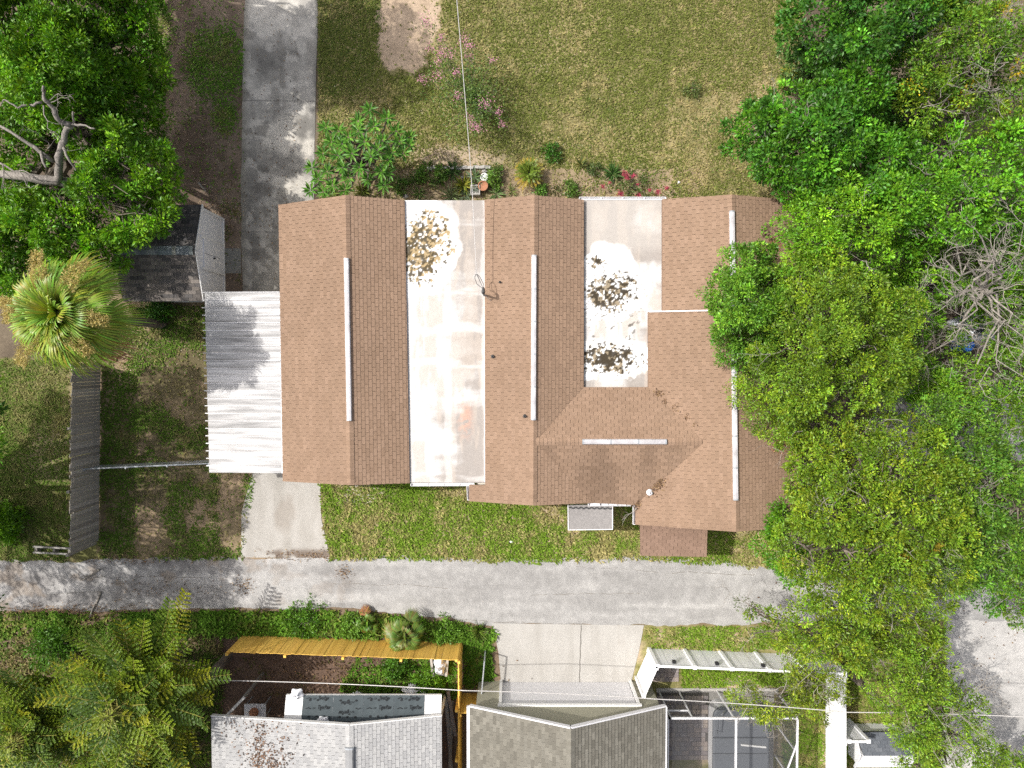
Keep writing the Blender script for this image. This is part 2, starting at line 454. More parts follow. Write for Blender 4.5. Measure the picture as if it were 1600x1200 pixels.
for k in range(14):
    t0, t1 = k / 14, (k + 1) / 14
    p, q = a.lerp(b, t0), a.lerp(b, t1)
    j0, j1 = .012 * math.sin(k * 2.1), .012 * math.sin((k + 1) * 2.1); w = .022
    m_.add([(p.x - w + j0, p.y, .0225), (p.x + w + j0, p.y, .0225), (q.x + w + j1, q.y, .0225), (q.x - w + j1, q.y, .0225)], [(0, 1, 2, 3)], (.17, .16, .145))
m_.build('joint', MT['paving'], g)
def col_street(X, Y):
    n = fbm(X, Y, 2.0, 111, 5); s = fbm(X, Y, .25, 117, 3)
    return mixc((0.30, 0.29, 0.275), (0.42, 0.405, 0.385), sst(.3, .7, n)) * (0.84 + .32 * s)[:, None]
strip('street', [(1480, 915), (1477, 985), (1470, 1050), (1470, 1230)], [(1720, 905), (1720, 985), (1720, 1050), (1720, 1230)], 0.007, 0.08, col_street, MT['asphalt'], 0.2)
strip('side_road', [(1375, 610), (1360, 660), (1370, 720)], [(1720, 600), (1720, 660), (1720, 720)], 0.007, 0.1, lambda X, Y: col_street(X, Y) * .72, MT['asphalt'], 0.3)
# cracks and tar lines in the alley
al = bpy.data.objects['alley']; Rk = random.Random(3)
for (x0, y0, x1, y1) in ((770, 973, 1010, 976), (830, 930, 1010, 928), (120, 905, 330, 903), (520, 912, 700, 918), (640, 962, 770, 972), (900, 885, 1180, 900), (40, 930, 170, 927)):
    m_ = MB(); n_ = int((x1 - x0) / 5); pts_ = []
    y_ = 0
    for k_ in range(n_ + 1):
        y_ += Rk.uniform(-1.1, 1.1); y_ *= .93; pts_.append(P(x0 + (x1 - x0) * k_ / n_, y0 + (y1 - y0) * k_ / n_ + y_, .0155))
    for k_ in range(n_):
        if Rk.random() < .16: continue
        w0 = Rk.uniform(.004, .014); p, q = pts_[k_], pts_[k_ + 1]
        m_.add([(p.x, p.y - w0, .0155), (q.x, q.y - w0, .0155), (q.x, q.y + w0, .0155), (p.x, p.y + w0, .0155)], [(0, 1, 2, 3)], (.19, .175, .155))
    tag(m_.build('crack', MT['asphalt'], al), kind='stuff')
# driveway joints and the shed's concrete pad
m_ = MB()
for y, xa, xb in ((157, 379, 493), (362, 377, 489)):
    a, b = P(xa, y, .0205), P(xb, y + 1, .0205)
    m_.add([(a.x, a.y - .01, .0205), (b.x, b.y - .01, .0205), (b.x, b.y + .01, .0205), (a.x, a.y + .01, .0205)], [(0, 1, 2, 3)], (.16, .152, .14))
m_.build('joint', MT['paving'], bpy.data.objects['driveway'])
m_ = MB(); a = P(330, 427, .03); b = P(376, 388, .03)
m_.box((a.x, a.y, 0.0), (b.x, b.y, .035), (.21, .205, .185))
tag(m_.build('shed_path', MT['paving']), kind='structure')

# ------------------------------------------------------------------ grass and weeds (uncountable)
def blades(name, regions, label, seed):
    r = np.random.default_rng(seed); Vs = []; Cs = []
    for poly, dens, ca, cb, sc_, thr, ln, lay, mask in regions:
        W = np.array([tuple(P(x, y, 0))[:2] for x, y in poly])
        lo = W.min(0); hi = W.max(0); n = int((hi - lo).prod() * dens)
        X = r.uniform(lo[0], hi[0], n); Y = r.uniform(lo[1], hi[1], n)
        px, py = W2P(X, Y)
        e = (fbm(X, Y, .5, 121, 3) - .5) * 10
        k = inpoly(px + e, py + e, poly)
        n1 = fbm(X, Y, sc_, 131 + seed, 4); n2 = fbm(X, Y, .35, 141 + seed, 3)
        d = np.ones(n) if mask is None else mask(px, py, n1, n2)
        k &= r.random(n) < d
        X, Y, n1, n2, px, py = (q[k] for q in (X, Y, n1, n2, px, py)); n = len(X)
        t = sst(thr - .13, thr + .13, n1 * .5 + n2 * .5 + r.normal(0, .07, n))
        c = mixc(ca, cb, t) * r.uniform(.65, 1.35, n)[:, None]
        az = r.uniform(0, 2 * np.pi, n); L = ln * r.uniform(.5, 1.35, n) * (0.75 + .6 * n2)
        el = np.radians(r.uniform(lay[0], lay[1], n))
        dx, dy = np.cos(az), np.sin(az); w = L * r.uniform(.09, .16, n) + .004
        base = np.stack([X, Y, np.zeros(n)], 1)
        sd = np.stack([-dy, dx, np.zeros(n)], 1) * w[:, None]
        mid = base + np.stack([dx * np.cos(el), dy * np.cos(el), np.sin(el)], 1) * (L * .55)[:, None]
        tip = mid + np.stack([dx * np.cos(el * .45), dy * np.cos(el * .45), np.sin(el * .45)], 1) * (L * .45)[:, None]
        Vs.append(np.stack([base - sd * .6, base + sd * .6, mid + sd, tip, mid - sd], 1).reshape(-1, 3)); Cs.append(np.repeat(c, 5, 0))
    V = np.concatenate(Vs); C = np.concatenate(Cs); m = len(V) // 5
    b = np.arange(m)[:, None] * 5
    idx = np.concatenate([b + np.array([[0, 1, 2, 4]])], 1)
    # quad body and triangle tip need the same loop count: split the body in two triangles
    tri = np.concatenate([b + np.array([[0, 1, 2]]), b + np.array([[0, 2, 4]]), b + np.array([[4, 2, 3]])], 1).reshape(-1, 3)
    me = np_mesh(name, V, tri, 3, C)
    o = link(name, me, mat=MT['grass'])
    return tag(o, label, 'grass', kind='stuff')
def m_north(px, py, n1, n2):
    d = np.full(px.shape, .95) - .5 * sst(.50, .72, n1) - .4 * sst(.56, .72, n2)
    d *= 1 - .97 * inpoly(px + (n2 - .5) * 30, py + (n2 - .5) * 30, SAND)
    d *= 1 - .75 * ell(px, py, 715, 246, 62, 17, .6)
    d *= np.where((py > 264) & (px < 1050), .25, 1)
    return d
OL, DRY, GR, TAN = (0.145, 0.172, 0.036), (0.345, 0.29, 0.13), (0.115, 0.195, 0.022), (0.37, 0.31, 0.16)
blades('grass', [
    (POLY_NL, 640, OL, DRY, 2.6, .575, .105, (15, 65), m_north),
    ([(497, -40), (595, -40), (592, 90), (560, 140), (497, 160)], 420, (.10, .16, .03), (.16, .19, .05), 1.5, .6, .08, (12, 60), None),
    ([(1040, -40), (1262, -40), (1235, 318), (1060, 318)], 190, (.20, .19, .07), (.36, .295, .15), 1.5, .53, .08, (12, 50), None),
    ([(860, 150), (1220, 150), (1235, 318), (900, 318)], 130, (.10, .17, .035), (.15, .2, .05), 1.0, .55, .09, (15, 60), lambda px, py, n1, n2: sst(.5, .62, n1)),
], 'short dry olive grass of the lawn north of the brown-roofed house', 1)
blades('grass', [
    ([(498, 752), (1225, 752), (1222, 888), (1000, 874), (800, 878), (640, 873), (516, 876)], 620, (.15, .25, .022), (.33, .29, .12), 1.3, .53, .15, (15, 65), lambda px, py, n1, n2: 1 - .75 * sst(.55, .68, n1 * .5 + n2 * .5) - .2 * ell(px, py, 562, 772, 40, 16, .5)),
], 'lush green grass strip between the brown-roofed house and the alley', 2)
blades('grass', [
    ([(155, 478), (330, 478), (330, 735), (398, 742), (378, 874), (155, 874)], 520, (.105, .19, .022), (.27, .235, .10), 1.1, .56, .12, (15, 65), lambda px, py, n1, n2: 1 - .9 * sst(.46, .60, n1) ),
    ([(-40, 560), (110, 560), (108, 878), (-40, 878)], 520, (.11, .185, .024), (.24, .23, .085), 1.6, .6, .10, (15, 65), None),
    ([(232, -30), (382, -30), (378, 330), (330, 320), (250, 280)], 650, (.12, .25, .025), (.22, .22, .07), 1.0, .62, .11, (15, 65), lambda px, py, n1, n2: np.clip(1.2 * ell(px, py, 340, 100, 42, 50, .6) + ell(px, py, 352, 185, 18, 20, .6) + ell(px, py, 240, 50, 25, 60, .6) + .3 * sst(.60, .72, n1) + .06, 0, 1)),
    ([(345, 318), (380, 318), (378, 470), (345, 470)], 260, (.09, .15, .02), (.2, .17, .07), .6, .6, .09, (15, 65), lambda px, py, n1, n2: sst(.45, .6, n1)),
], 'patchy green grass in the shaded yards west of the house', 3)
blades('grass', [
    ([(-40, 990), (350, 990), (350, 1230), (-40, 1230)], 300, (.09, .17, .02), (.2, .17, .07), 1.0, .55, .16, (20, 75), None),
    ([(-40, 958), (400, 954), (560, 956), (640, 966), (768, 980), (772, 1062), (726, 1075), (724, 1003), (560, 995), (350, 992), (-40, 996)], 640, (.095, .20, .018), (.22, .22, .06), 1.0, .62, .19, (20, 75), lambda px, py, n1, n2: 1 - .8 * sst(.55, .65, n1 * .6 + n2 * .4)),
    ([(560, 1026), (714, 1030), (714, 1092), (520, 1090)], 420, (.10, .23, .018), (.18, .22, .05), .8, .65, .16, (20, 70), lambda px, py, n1, n2: sst(.38, .5, n1 + .25 * sst(620, 680, px))),
    ([(345, 1020), (560, 1026), (560, 1090), (345, 1090)], 120, (.09, .14, .02), (.2, .14, .07), .8, .55, .10, (20, 70), lambda px, py, n1, n2: sst(.5, .6, n1)),
    ([(345, 950), (780, 985), (770, 1000), (345, 995)], 200, (.11, .24, .02), (.2, .24, .05), .6, .65, .26, (30, 80), lambda px, py, n1, n2: sst(.45, .55, n1)),
], 'rank green grass and weeds along the south verge of the alley', 4)
blades('grass', [
    ([(1006, 981), (1215, 979), (1330, 990), (1330, 1016), (1012, 1013)], 700, (.16, .27, .022), (.33, .29, .12), .9, .58, .13, (20, 70), lambda px, py, n1, n2: 1 - .8 * sst(.56, .68, n1)),
    ([(1064, 1040), (1290, 1040), (1290, 1074), (1064, 1074)], 700, (.17, .28, .022), (.30, .28, .10), .9, .62, .12, (20, 70), None),
    ([(1222, 1068), (1286, 1068), (1286, 1220), (1222, 1220)], 640, (.15, .26, .02), (.30, .27, .10), .9, .62, .12, (20, 70), None),
    ([(1290, 1016), (1330, 1010), (1478, 985), (1470, 1220), (1290, 1220)], 560, (.16, .25, .022), (.33, .28, .12), .9, .55, .13, (20, 70), lambda px, py, n1, n2: 1 - .7 * sst(.55, .65, n1)),
], 'bright green grass strips around the white fence', 5)

# ------------------------------------------------------------------ roofs
def clip_rect(poly, u0, u1, v0, v1):
    def cut(pts, f, g):
        out = []
        for k in range(len(pts)):
            a, b = pts[k], pts[(k + 1) % len(pts)]
            fa, fb = f(a), f(b)
            if fa >= 0: out.append(a)
            if (fa >= 0) != (fb >= 0):
                t = fa / (fa - fb); out.append((a[0] + (b[0] - a[0]) * t, a[1] + (b[1] - a[1]) * t))
        return out
    for f in (lambda p: p[0] - u0, lambda p: u1 - p[0], lambda p: p[1] - v0, lambda p: v1 - p[1]):
        poly = cut(poly, f, None)
        if len(poly) < 3: return []
    return poly
def area2(p):
    return abs(sum(p[i][0] * p[(i + 1) % len(p)][1] - p[(i + 1) % len(p)][0] * p[i][1] for i in range(len(p)))) / 2
def one_side(x, y, poly):
    return bool(inpoly(np.array([x]), np.array([y]), poly)[0])

TAB, EXPO, BUTT, GAP = 0.305, 0.143, 0.010, 0.012
def lay_shingles(mb, poly3, palette, want=None, wear=None, tab=TAB, expo=EXPO, butt=BUTT, gap=GAP, along=None, seed=0, clump=.035):
    """covers a roof slope with overlapping tabs (real wedges); returns whole tabs as (matrix, colour) for those that want() picks"""
    R = random.Random(seed)
    p = [Vector(q) for q in poly3]
    n = Vector((0, 0, 0))
    for k in range(len(p)):
        a, b = p[k], p[(k + 1) % len(p)]
        n += Vector(((a.y - b.y) * (a.z + b.z), (a.z - b.z) * (a.x + b.x), (a.x - b.x) * (a.y + b.y)))
    n.normalize()
    if n.z < 0: n = -n
    v = Vector((n.x, n.y, 0)); v = (v - n * v.dot(n)).normalized()          # downhill
    if along is not None:
        v = along
    u = n.cross(v).normalized()
    o = max(p, key=lambda q: q.z)
    q2 = [((w - o).dot(u), (w - o).dot(v)) for w in p]
    umin, umax = min(q[0] for q in q2), max(q[0] for q in q2); vmin, vmax = min(q[1] for q in q2), max(q[1] for q in q2)
    out = []
    rows = int((vmax - vmin) / expo) + 2
    for r in range(rows):
        v0 = vmin + r * expo; v1 = v0 + expo
        off = (r % 2) * tab * .5 + R.uniform(-.02, .02)
        k0 = int((umin - off) / tab) - 1; k1 = int((umax - off) / tab) + 1
        for k in range(k0, k1 + 1):
            u0 = off + k * tab + gap / 2; u1 = u0 + tab - gap
            base = R.choice(palette)
            kk = 1 + R.uniform(-clump, clump)
            if wear: kk *= wear(o + u * u0 + v * v0)
            c = (base[0] * kk, base[1] * kk, base[2] * kk)
            cor = [(u0, v0), (u1, v0), (u1, v1), (u0, v1)]
            ins = [one_side(a + (1e-4 if a == u0 else -1e-4), b + (1e-4 if b == v0 else -1e-4), q2) for a, b in cor]
            if all(ins):
                M4 = o + u * u0 + v * v0
                if want and want(M4):
                    out.append((M4, u, v, n, c)); continue
                top = [o + u * a + v * b + n * (.003 + butt * ((b - v0) / expo)) for a, b in cor]
                bot = [o + u * a + v * b - n * .004 for a, b in cor]
                mb.add(top + bot, [(0, 1, 2, 3), (3, 2, 6, 7), (0, 3, 7, 4), (2, 1, 5, 6)], c)
            else:
                s = clip_rect(q2, u0, u1, v0, v1)
                if len(s) < 3 or area2(s) < 4e-4: continue
                m = len(s)
                top = [o + u * a + v * b + n * (.003 + butt * ((b - v0) / expo)) for a, b in s]
                bot = [o + u * a + v * b - n * .004 for a, b in s]
                mb.add(top + bot, [tuple(range(m))] + [(i, i + m, (i + 1) % m + m, (i + 1) % m) for i in range(m)], c)
    return out
def roof_wear(q, k, R):
    n = float(fbm(np.array([q.x * 1.0]), np.array([q.y * .45]), 1.1, 600, 3)[0]); g = float(fbm(np.array([q.x]), np.array([q.y]), 3.2, 620, 2)[0])
    w = 1.0 + .16 * (g - .5) + .16 * (n - .5)
    if k == 7:
        s = float(fbm(np.array([q.x * 1.6]), np.array([q.y * .35]), .8, 640, 3)[0]); w *= 1 - .26 * max(0, min(1, (s - .36) / .34))
    return w
def ridge_caps(mb, a, b, palette, w=.15, step=.145, drop=.29, seed=3):
    R = random.Random(seed); a = Vector(a); b = Vector(b); d = (b - a); L = d.length; d.normalize(); s = d.cross(Vector((0, 0, 1))).normalized()
    for k in range(int(L / step)):
        p = a + d * (k * step); q = a + d * min((k + 1) * step, L)
        z0, z1 = .016, .030; c = R.choice(palette); kk = 1 + R.uniform(-.06, .06); c = tuple(x * kk for x in c)
        sl = Vector((0, 0, -drop * w))
        mb.add([p - s * w + sl + Vector((0, 0, z0)), p + Vector((0, 0, z0 + .012)), p + s * w + sl + Vector((0, 0, z0)),
                q - s * w + sl + Vector((0, 0, z1)), q + Vector((0, 0, z1 + .012)), q + s * w + sl + Vector((0, 0, z1)),
                q - s * w + sl, q, q + s * w + sl], [(0, 1, 4, 3), (1, 2, 5, 4), (3, 4, 7, 6), (4, 5, 8, 7)], c)
def upward(pts):
    A = sum(pts[i][0] * pts[(i + 1) % len(pts)][1] - pts[(i + 1) % len(pts)][0] * pts[i][1] for i in range(len(pts)))
    return list(pts) if A > 0 else list(pts)[::-1]
def deck(parent, name, poly, mat, drop=.03, thick=.12):
    m = MB(); m.prism([Vector(p) - Vector((0, 0, drop)) for p in upward(poly)], thick)
    return m.build(name, mat, parent)
def on_slope(px, py, ra, rb, zr, pitch):
    """point on the slope falling away from the ridge ra-rb"""
    z = zr - .3; d = (rb - ra).to_2d().normalized()
    for _ in range(8):
        w = P(px, py, z); dist = abs((w.to_2d() - ra.to_2d()).cross(d)); z = zr - pitch * dist
    return P(px, py, z)

PITCH = 0.29
BROWN = [(0.242, 0.1631, 0.1131), (0.2374, 0.16, 0.1107), (0.2466, 0.1663, 0.1154), (0.2321, 0.1568, 0.1083), (0.255, 0.1727, 0.121), (0.2268, 0.152, 0.1044)]
house = thing('main_house', P(800, 560, 0), 'large low house with brown shingled gables and two stained white flat roofs', 'house')
R1 = (P(540, 305, 3.43), P(548, 758, 3.43)); R2 = (P(835, 305, 3.43), P(833, 790, 3.43)); R3 = (P(1143, 304, 3.75), P(1150, 831, 3.75))
RC = (P(837, 690, 3.43), P(1101, 690, 3.43))
def S1(x, y): return on_slope(x, y, *R1, 3.43, PITCH)
def S2(x, y): return on_slope(x, y, *R2, 3.43, PITCH)
def S3(x, y): return on_slope(x, y, *R3, 3.75, PITCH)
def SC(x, y): return on_slope(x, y, *RC, 3.43, PITCH)
vN2, vN3, vS2, vS3 = S2(912, 605), S3(1013, 605), S2(927, 786), S3(993, 789)
slopes = [
    ('west gable', [S1(435, 320), R1[0], R1[1], S1(442, 752)]),
    ('west gable', [R1[0], S1(632, 313), S1(640, 755), R1[1]]),
    ('middle gable', [S2(757, 312), R2[0], R2[1], S2(733, 783), S2(733, 758), S2(758, 758)]),
    ('middle gable', [R2[0], S2(912, 312), vN2, RC[0], vS2, R2[1]]),
    ('east gable', [S3(1035, 311), R3[0], R3[1], S3(993, 820), vS3, RC[1], vN3, S3(1013, 487), S3(1035, 487)]),
    ('east gable', [R3[0], S3(1243, 313), S3(1250, 823), R3[1]]),
    ('cross gable', [vN2, vN3, RC[1], RC[0]]),
    ('cross gable', [RC[0], RC[1], vS3, vS2]),
]
stuff_mb = MB(); picked = []
for k, (nm, poly) in enumerate(slopes):
    sl = deck(house, 'roof_slope', poly, MT['deck'])
    sl['label'] = ['brown shingle slope facing west on the west gable', 'brown shingle slope facing east on the west gable', 'brown shingle slope facing west on the middle gable',
                   'brown shingle slope facing east on the middle gable', 'brown shingle slope facing west on the east gable', 'brown shingle slope facing east on the east gable',
                   'brown shingle slope facing north on the cross gable', 'darker south-facing shingle slope of the cross gable'][k]
    want = None
    if k == 3:
        c0 = P(872, 470, 3.2); want = lambda q, c0=c0: abs(q.x - c0.x) < .86 and abs(q.y - c0.y) < 3.5
    mb = MB()
    pk = lay_shingles(mb, poly, BROWN, want, seed=10 + k, wear=lambda q, k=k: roof_wear(q, k, None))
    if k == 3: pk_sl = sl; picked = pk
    tag(mb.build('shingles', MT['shingle'], sl), kind='stuff')
tabm = []; tabc = {}
for c in [tuple(x * f for x in BROWN[0]) for f in (.78, .86, .93, 1.0, 1.07, 1.16)]:
    t = MB(); w = TAB - GAP
    t.add([(0, 0, .003), (w, 0, .003), (w, EXPO, .003 + BUTT), (0, EXPO, .003 + BUTT), (0, 0, -.004), (w, 0, -.004), (w, EXPO, -.004), (0, EXPO, -.004)], [(0, 1, 2, 3), (3, 2, 6, 7), (0, 3, 7, 4), (2, 1, 5, 6)], c)
    me = t.mesh('shingle'); me.materials.append(MT['shingle']); tabm.append(me); tabc[me.name] = c[0]
picked = picked[:296]
for (p, u, v, n, c) in picked:
    o = bpy.data.objects.new('shingle', min(tabm, key=lambda me_: abs(tabc[me_.name] - c[0]))); COL.objects.link(o); o.parent = pk_sl
    R3x3 = Matrix((u, v, n)).transposed()
    o.matrix_basis = Matrix.Translation(p - wloc(house)) @ R3x3.to_4x4()
caps = MB()
for a, b in (R1, R2, R3, RC): ridge_caps(caps, a, b, BROWN, drop=PITCH)
# valley flashing edges: shingles lap the valleys, slightly raised
tag(caps.build('ridge_cap', MT['shingle'], house), kind='stuff')
# ridge vents (white metal hoods)
def ridge_vent(parent, a, b, w=.10, h=.06, base=.03, mat=None, drop=PITCH):
    a = Vector(a); b = Vector(b); d = (b - a).normalized(); s = d.cross(Vector((0, 0, 1))).normalized(); m = MB()
    prof = [(-w, -w * drop + .012), (-w, -w * drop + h * .75), (-w * .75, h * .95), (0, h * 1.1), (w * .75, h * .95), (w, -w * drop + h * .75), (w, -w * drop + .012)]
    v = []
    for q in (a, b):
        for x, z in prof: v.append(q + s * x + Vector((0, 0, z + base)))
    k = len(prof)
    m.add(v, [(i, i + 1, i + 1 + k, i + k) for i in range(k - 1)] + [tuple(range(k - 1, -1, -1)), tuple(range(k, 2 * k))])
    vent = m.build('ridge_vent', mat or MT['vent_metal'], parent)
    L = (b - a).length; n = max(2, round(L / 1.22))
    for i in range(n + 1):                                            # lapped joints and end caps, a few mm proud, with screw heads
        j = MB(); c0 = a.lerp(b, i / n); t0 = c0 - d * .03; t1 = c0 + d * .03; v = []
        for q in (t0, t1):
            for x, z in prof: v.append(q + s * (x * 1.03) + Vector((0, 0, z + base + .004)))
        j.add(v, [(i_, i_ + 1, i_ + 1 + k, i_ + k) for i_ in range(k - 1)] + [tuple(range(k - 1, -1, -1)), tuple(range(k, 2 * k))])
        j.build('joint_strap', MT['steel'], vent)
    return vent
def along(R, y0, y1):
    f = lambda y: R[0].lerp(R[1], (P(0, y, R[0].z).y - R[0].y) / (R[1].y - R[0].y))
    return f(y0), f(y1)
ridge_vent(house, *along(R1, 405, 656)); ridge_vent(house, *along(R2, 400, 655)); ridge_vent(house, *along(R3, 331, 780))
fx = lambda x: RC[0].lerp(RC[1], (P(x, 690, 3.43).x - RC[0].x) / (RC[1].x - RC[0].x))
ridge_vent(house, fx(911), fx(1040))

# flat roofs: white elastomeric coating, dirt-washed, with ponding stains
def flat_roof(quads, z, cfun, label, rim):
    root = None
    for k, (x0, y0, x1, y1) in enumerate(quads):
        a, b = P(x0, y1, z), P(x1, y0, z); res = .04
        nx, ny = int((b.x - a.x) / res) + 2, int((b.y - a.y) / res) + 2
        X, Y = np.meshgrid(np.linspace(a.x, b.x, nx), np.linspace(a.y, b.y, ny), indexing='ij'); X = X.ravel(); Y = Y.ravel()
        I = np.arange(nx * ny).reshape(nx, ny); idx = np.stack([I[:-1, :-1], I[1:, :-1], I[1:, 1:], I[:-1, 1:]], -1)
        Z = np.full(X.shape, z) + .012 * (fbm(X, Y, 1.3, 151, 3) - .5)
        w = wloc(house)
        me = np_mesh('flat_roof', np.stack([X - w.x, Y - w.y, Z - w.z], 1), idx, 4, cfun(X, Y, *W2P(X, Y, z)))
        me.materials.append(MT['coating'])
        o = bpy.data.objects.new('flat_roof', me); COL.objects.link(o); o.parent = house; WL[o.name] = w.copy(); o['label'] = label[k]
        m = MB(); m.box((a.x, a.y, z - .22), (b.x, b.y, z - .02)); m.build('fascia', MT['trim'], o)
        root = root or o
    return root
def wash(X, Y, px, py, white, seed):
    n = fbm(X, Y, 1.1, seed, 5); q = fbm(X * .55, Y * 2.2, .9, seed + 7, 4); s = fbm(X, Y, .12, seed + 13, 3); v = fbm(X * 2.6, Y * .5, .9, seed + 19, 4)
    t = sst(.40, .60, n * .45 + q * .3 + v * .25 + white)
    c = mixc((.30, .27, .245), (.50, .487, .47), t)
    c = mixc(c, (.40, .345, .295), sst(.50, .60, v) * .6)
    cr = np.abs(fbm(X, Y, .9, seed + 31, 4) - .5)
    c = mixc(c, (.36, .33, .30), (1 - sst(.0, .012, cr)) * .45)
    return c * (.93 + .14 * s)[:, None], n, q, s
def specks(X, Y, seed, sc=.11):
    return fbm(X, Y, sc, seed, 3)
def col_flat1(X, Y, px, py):
    white = .34 * (1 - sst(650, 705, px)) * sst(405, 450, py) + .22 * ell(px, py, 710, 615, 26, 22, .8) - .12 * sst(700, 735, px)
    c, n, q, s = wash(X, Y, px, py, white - .02, 200)
    c = mixc(c, (.56, .56, .56), (1 - sst(634, 640, px)) * .7)
    seam = sst(.86, .95, np.cos((px - 700 + (n - .5) * 14) / 59 * 2 * np.pi / 1.0) * .5 + .5) * .35
    c = mixc(c, (.60, .585, .57), seam)
    hb = sst(.80, .95, np.cos((py + (n - .5) * 20) / 57 * 2 * np.pi) * .5 + .5) * .4 * sst(.4, .6, q)
    c = mixc(c, (.62, .605, .585), hb)
    d = np.sqrt(((px - 655) / 46) ** 2 + ((py - 386) / 66) ** 2) + (n - .5) * .9
    c = mixc(c, (.74, .735, .725), (1 - sst(1.12, 1.32, d)) * .95)                       # bleached ring
    sp = specks(X, Y, 230, .11)
    al = 1 - sst(.25, 1.12, d)
    T = .61 - .28 * al; c = mixc(c, (.31, .215, .085), sst(T, T + .09, sp) * sst(.02, .1, al) * .92)
    T = .65 - .20 * al; c = mixc(c, (.06, .045, .02), sst(T, T + .03, specks(X, Y, 240, .085)) * sst(.02, .1, al) * .95)
    rim = np.exp(-((d - 1.42) / .05) ** 2) * .35
    c = mixc(c, (.40, .35, .29), rim * sst(.45, .6, s))
    c = mixc(c, (.55, .27, .17), ell(px + (s - .5) * 16, py, 728, 652, 9, 26, .9) * .5 * sst(.4, .6, s + .1))
    c = mixc(c, (.30, .28, .25), sst(.66, .72, specks(X, Y, 250, .1)) * .45 * sst(632, 660, px) * (1 - sst(650, 668, px)))
    return c
def col_flat2(X, Y, px, py):
    white = -.10 + .30 * ell(px, py, 955, 470, 60, 120, .6) * sst(400, 420, py)
    c, n, q, s = wash(X, Y, px, py, white, 300)
    c = mixc(c, (.43, .40, .365), .5 * (1 - sst(380, 400, py)))
    def pond(cx, cy, rx, ry, seed, dark):
        nonlocal c
        d = np.sqrt(((px - cx) / rx) ** 2 + ((py - cy) / ry) ** 2) + (n - .5) * 1.0 + (s - .5) * .35
        c = mixc(c, (.76, .76, .75), (1 - sst(1.3, 1.42, d)))
        al = 1 - sst(.25, 1.18, d)
        T = .64 - (.20 + .10 * dark) * al; c = mixc(c, (.20, .145, .07), sst(T, T + .09, specks(X, Y, seed, .11)) * sst(.02, .1, al) * .9)
        T = .66 - (.15 + .105 * dark) * al; c = mixc(c, (.030, .021, .010), sst(T, T + .03, specks(X, Y, seed + 5, .085)) * sst(.02, .1, al) * .96)
        c = mixc(c, (.42, .36, .27), np.exp(-((d - 1.36) / .035) ** 2) * .5 * sst(.45, .6, s))
        c = mixc(c, (.05, .038, .02), (1 - sst(1.25, 1.5, d)) * sst(.70, .72, specks(X, Y, seed + 9, .07)) * .9)
    c = mixc(c, (.72, .71, .70), (1 - sst(.9, 1.1, np.sqrt(((px - 955) / 42) ** 2 + ((py - 440) / 55) ** 2) + (n - .5) * .8)) * .9)
    pond(956, 459, 44, 30, 310, .6); pond(932, 410, 16, 10, 320, .2); pond(957, 562, 52, 23, 330, 1.5)
    c = mixc(c, (.04, .03, .02), (1 - sst(.0, .9, ell(px, py, 955, 490, 46, 95, .5) * -1 + 1)) * sst(.70, .735, specks(X, Y, 345, .10)) * .8)
    return c
flat_roof([(634, 313, 757, 754)], 2.74, col_flat1, ['white flat roof with a large brown algae stain'], True)
fr2 = flat_roof([(912.5, 313, 1036, 487), (912.5, 487.2, 1013, 605)], 2.74, col_flat2, ['white flat roof with a speckled pond stain in its middle', 'lower end of the flat roof with a dark pond stain'], True)
# flashing where the east wing's lower part steps up
m = MB(); a, b = S3(1014, 487), S3(1116, 485)
m.bar(a + Vector((0, 0, .03)), b + Vector((0, 0, .03)), .045, .03); m.build('flashing', MT['white_metal'], house)
m = MB()
for (x0, y0, x1, y1, z) in ((757.6, 316, 757.8, 753, 2.80),):
    m.bar(P(x0, y0, z), P(x1, y1, z), .05, .06)
m.bar(P(1036.5, 316, 2.80), P(1036.5, 486, 2.80), .03, .05); m.bar(P(1013.5, 488, 2.80), P(1013.5, 604, 2.80), .03, .05); m.bar(P(1012, 487.5, 2.80), P(1037, 487.5, 2.80), .03, .05); m.bar(P(913, 605.5, 2.80), P(1013, 605.5, 2.80), .03, .05)
m.build('drip_edge', MT['white_metal'], house)
# gutters
def gutter(parent, a, b, w=.10, h=.11, straps=4):
    a = Vector(a); b = Vector(b); d = (b - a).normalized(); s = d.cross(Vector((0, 0, 1))).normalized(); m = MB()
    for q in (-1, 1): m.bar(a + s * (q * w / 2), b + s * (q * w / 2), .018, h)
    m.bar(a - Vector((0, 0, h / 2)), b - Vector((0, 0, h / 2)), w - .02, .012)
    for p in (a, b): m.bar(p - s * (w / 2 - .011), p + s * (w / 2 - .011), .018, h - .004)
    for k in range(1, straps):
        p = a.lerp(b, k / straps); m.bar(p - s * w * .45 + Vector((0, 0, h * .40)), p + s * w * .45 + Vector((0, 0, h * .40)), .03, .008)
    return m.build('gutter', MT['white_metal'], parent)
gutter(house, P(642, 757, 2.66), P(741, 756.5, 2.66)); gutter(house, P(731.5, 759, 2.60), P(732.5, 781, 2.60), straps=1)
gutter(house, P(905, 310.5, 2.66), P(1040, 310.5, 2.66))
gutter(house, P(919, 788, 2.62), P(991, 788, 2.62), straps=5); gutter(house, P(991, 791, 2.58), P(991, 819, 2.58), straps=1)
m = MB(); a, b = P(923, 785, 2.67), P(937, 790, 2.67); m.box((a.x, b.y, 2.60), (b.x, a.y, 2.68)); m.build('downspout_head', MT['white_metal'], house)
m = MB(); a = P(1243, 322, 2.85); m.tube([a + Vector((0, .1, 0)), a + Vector((.12, -.1, -.05)), a + Vector((.0, -.35, -.3)), a + Vector((-.2, -.4, -2.8))], .04, 8); m.build('downspout', MT['white_metal'], house)
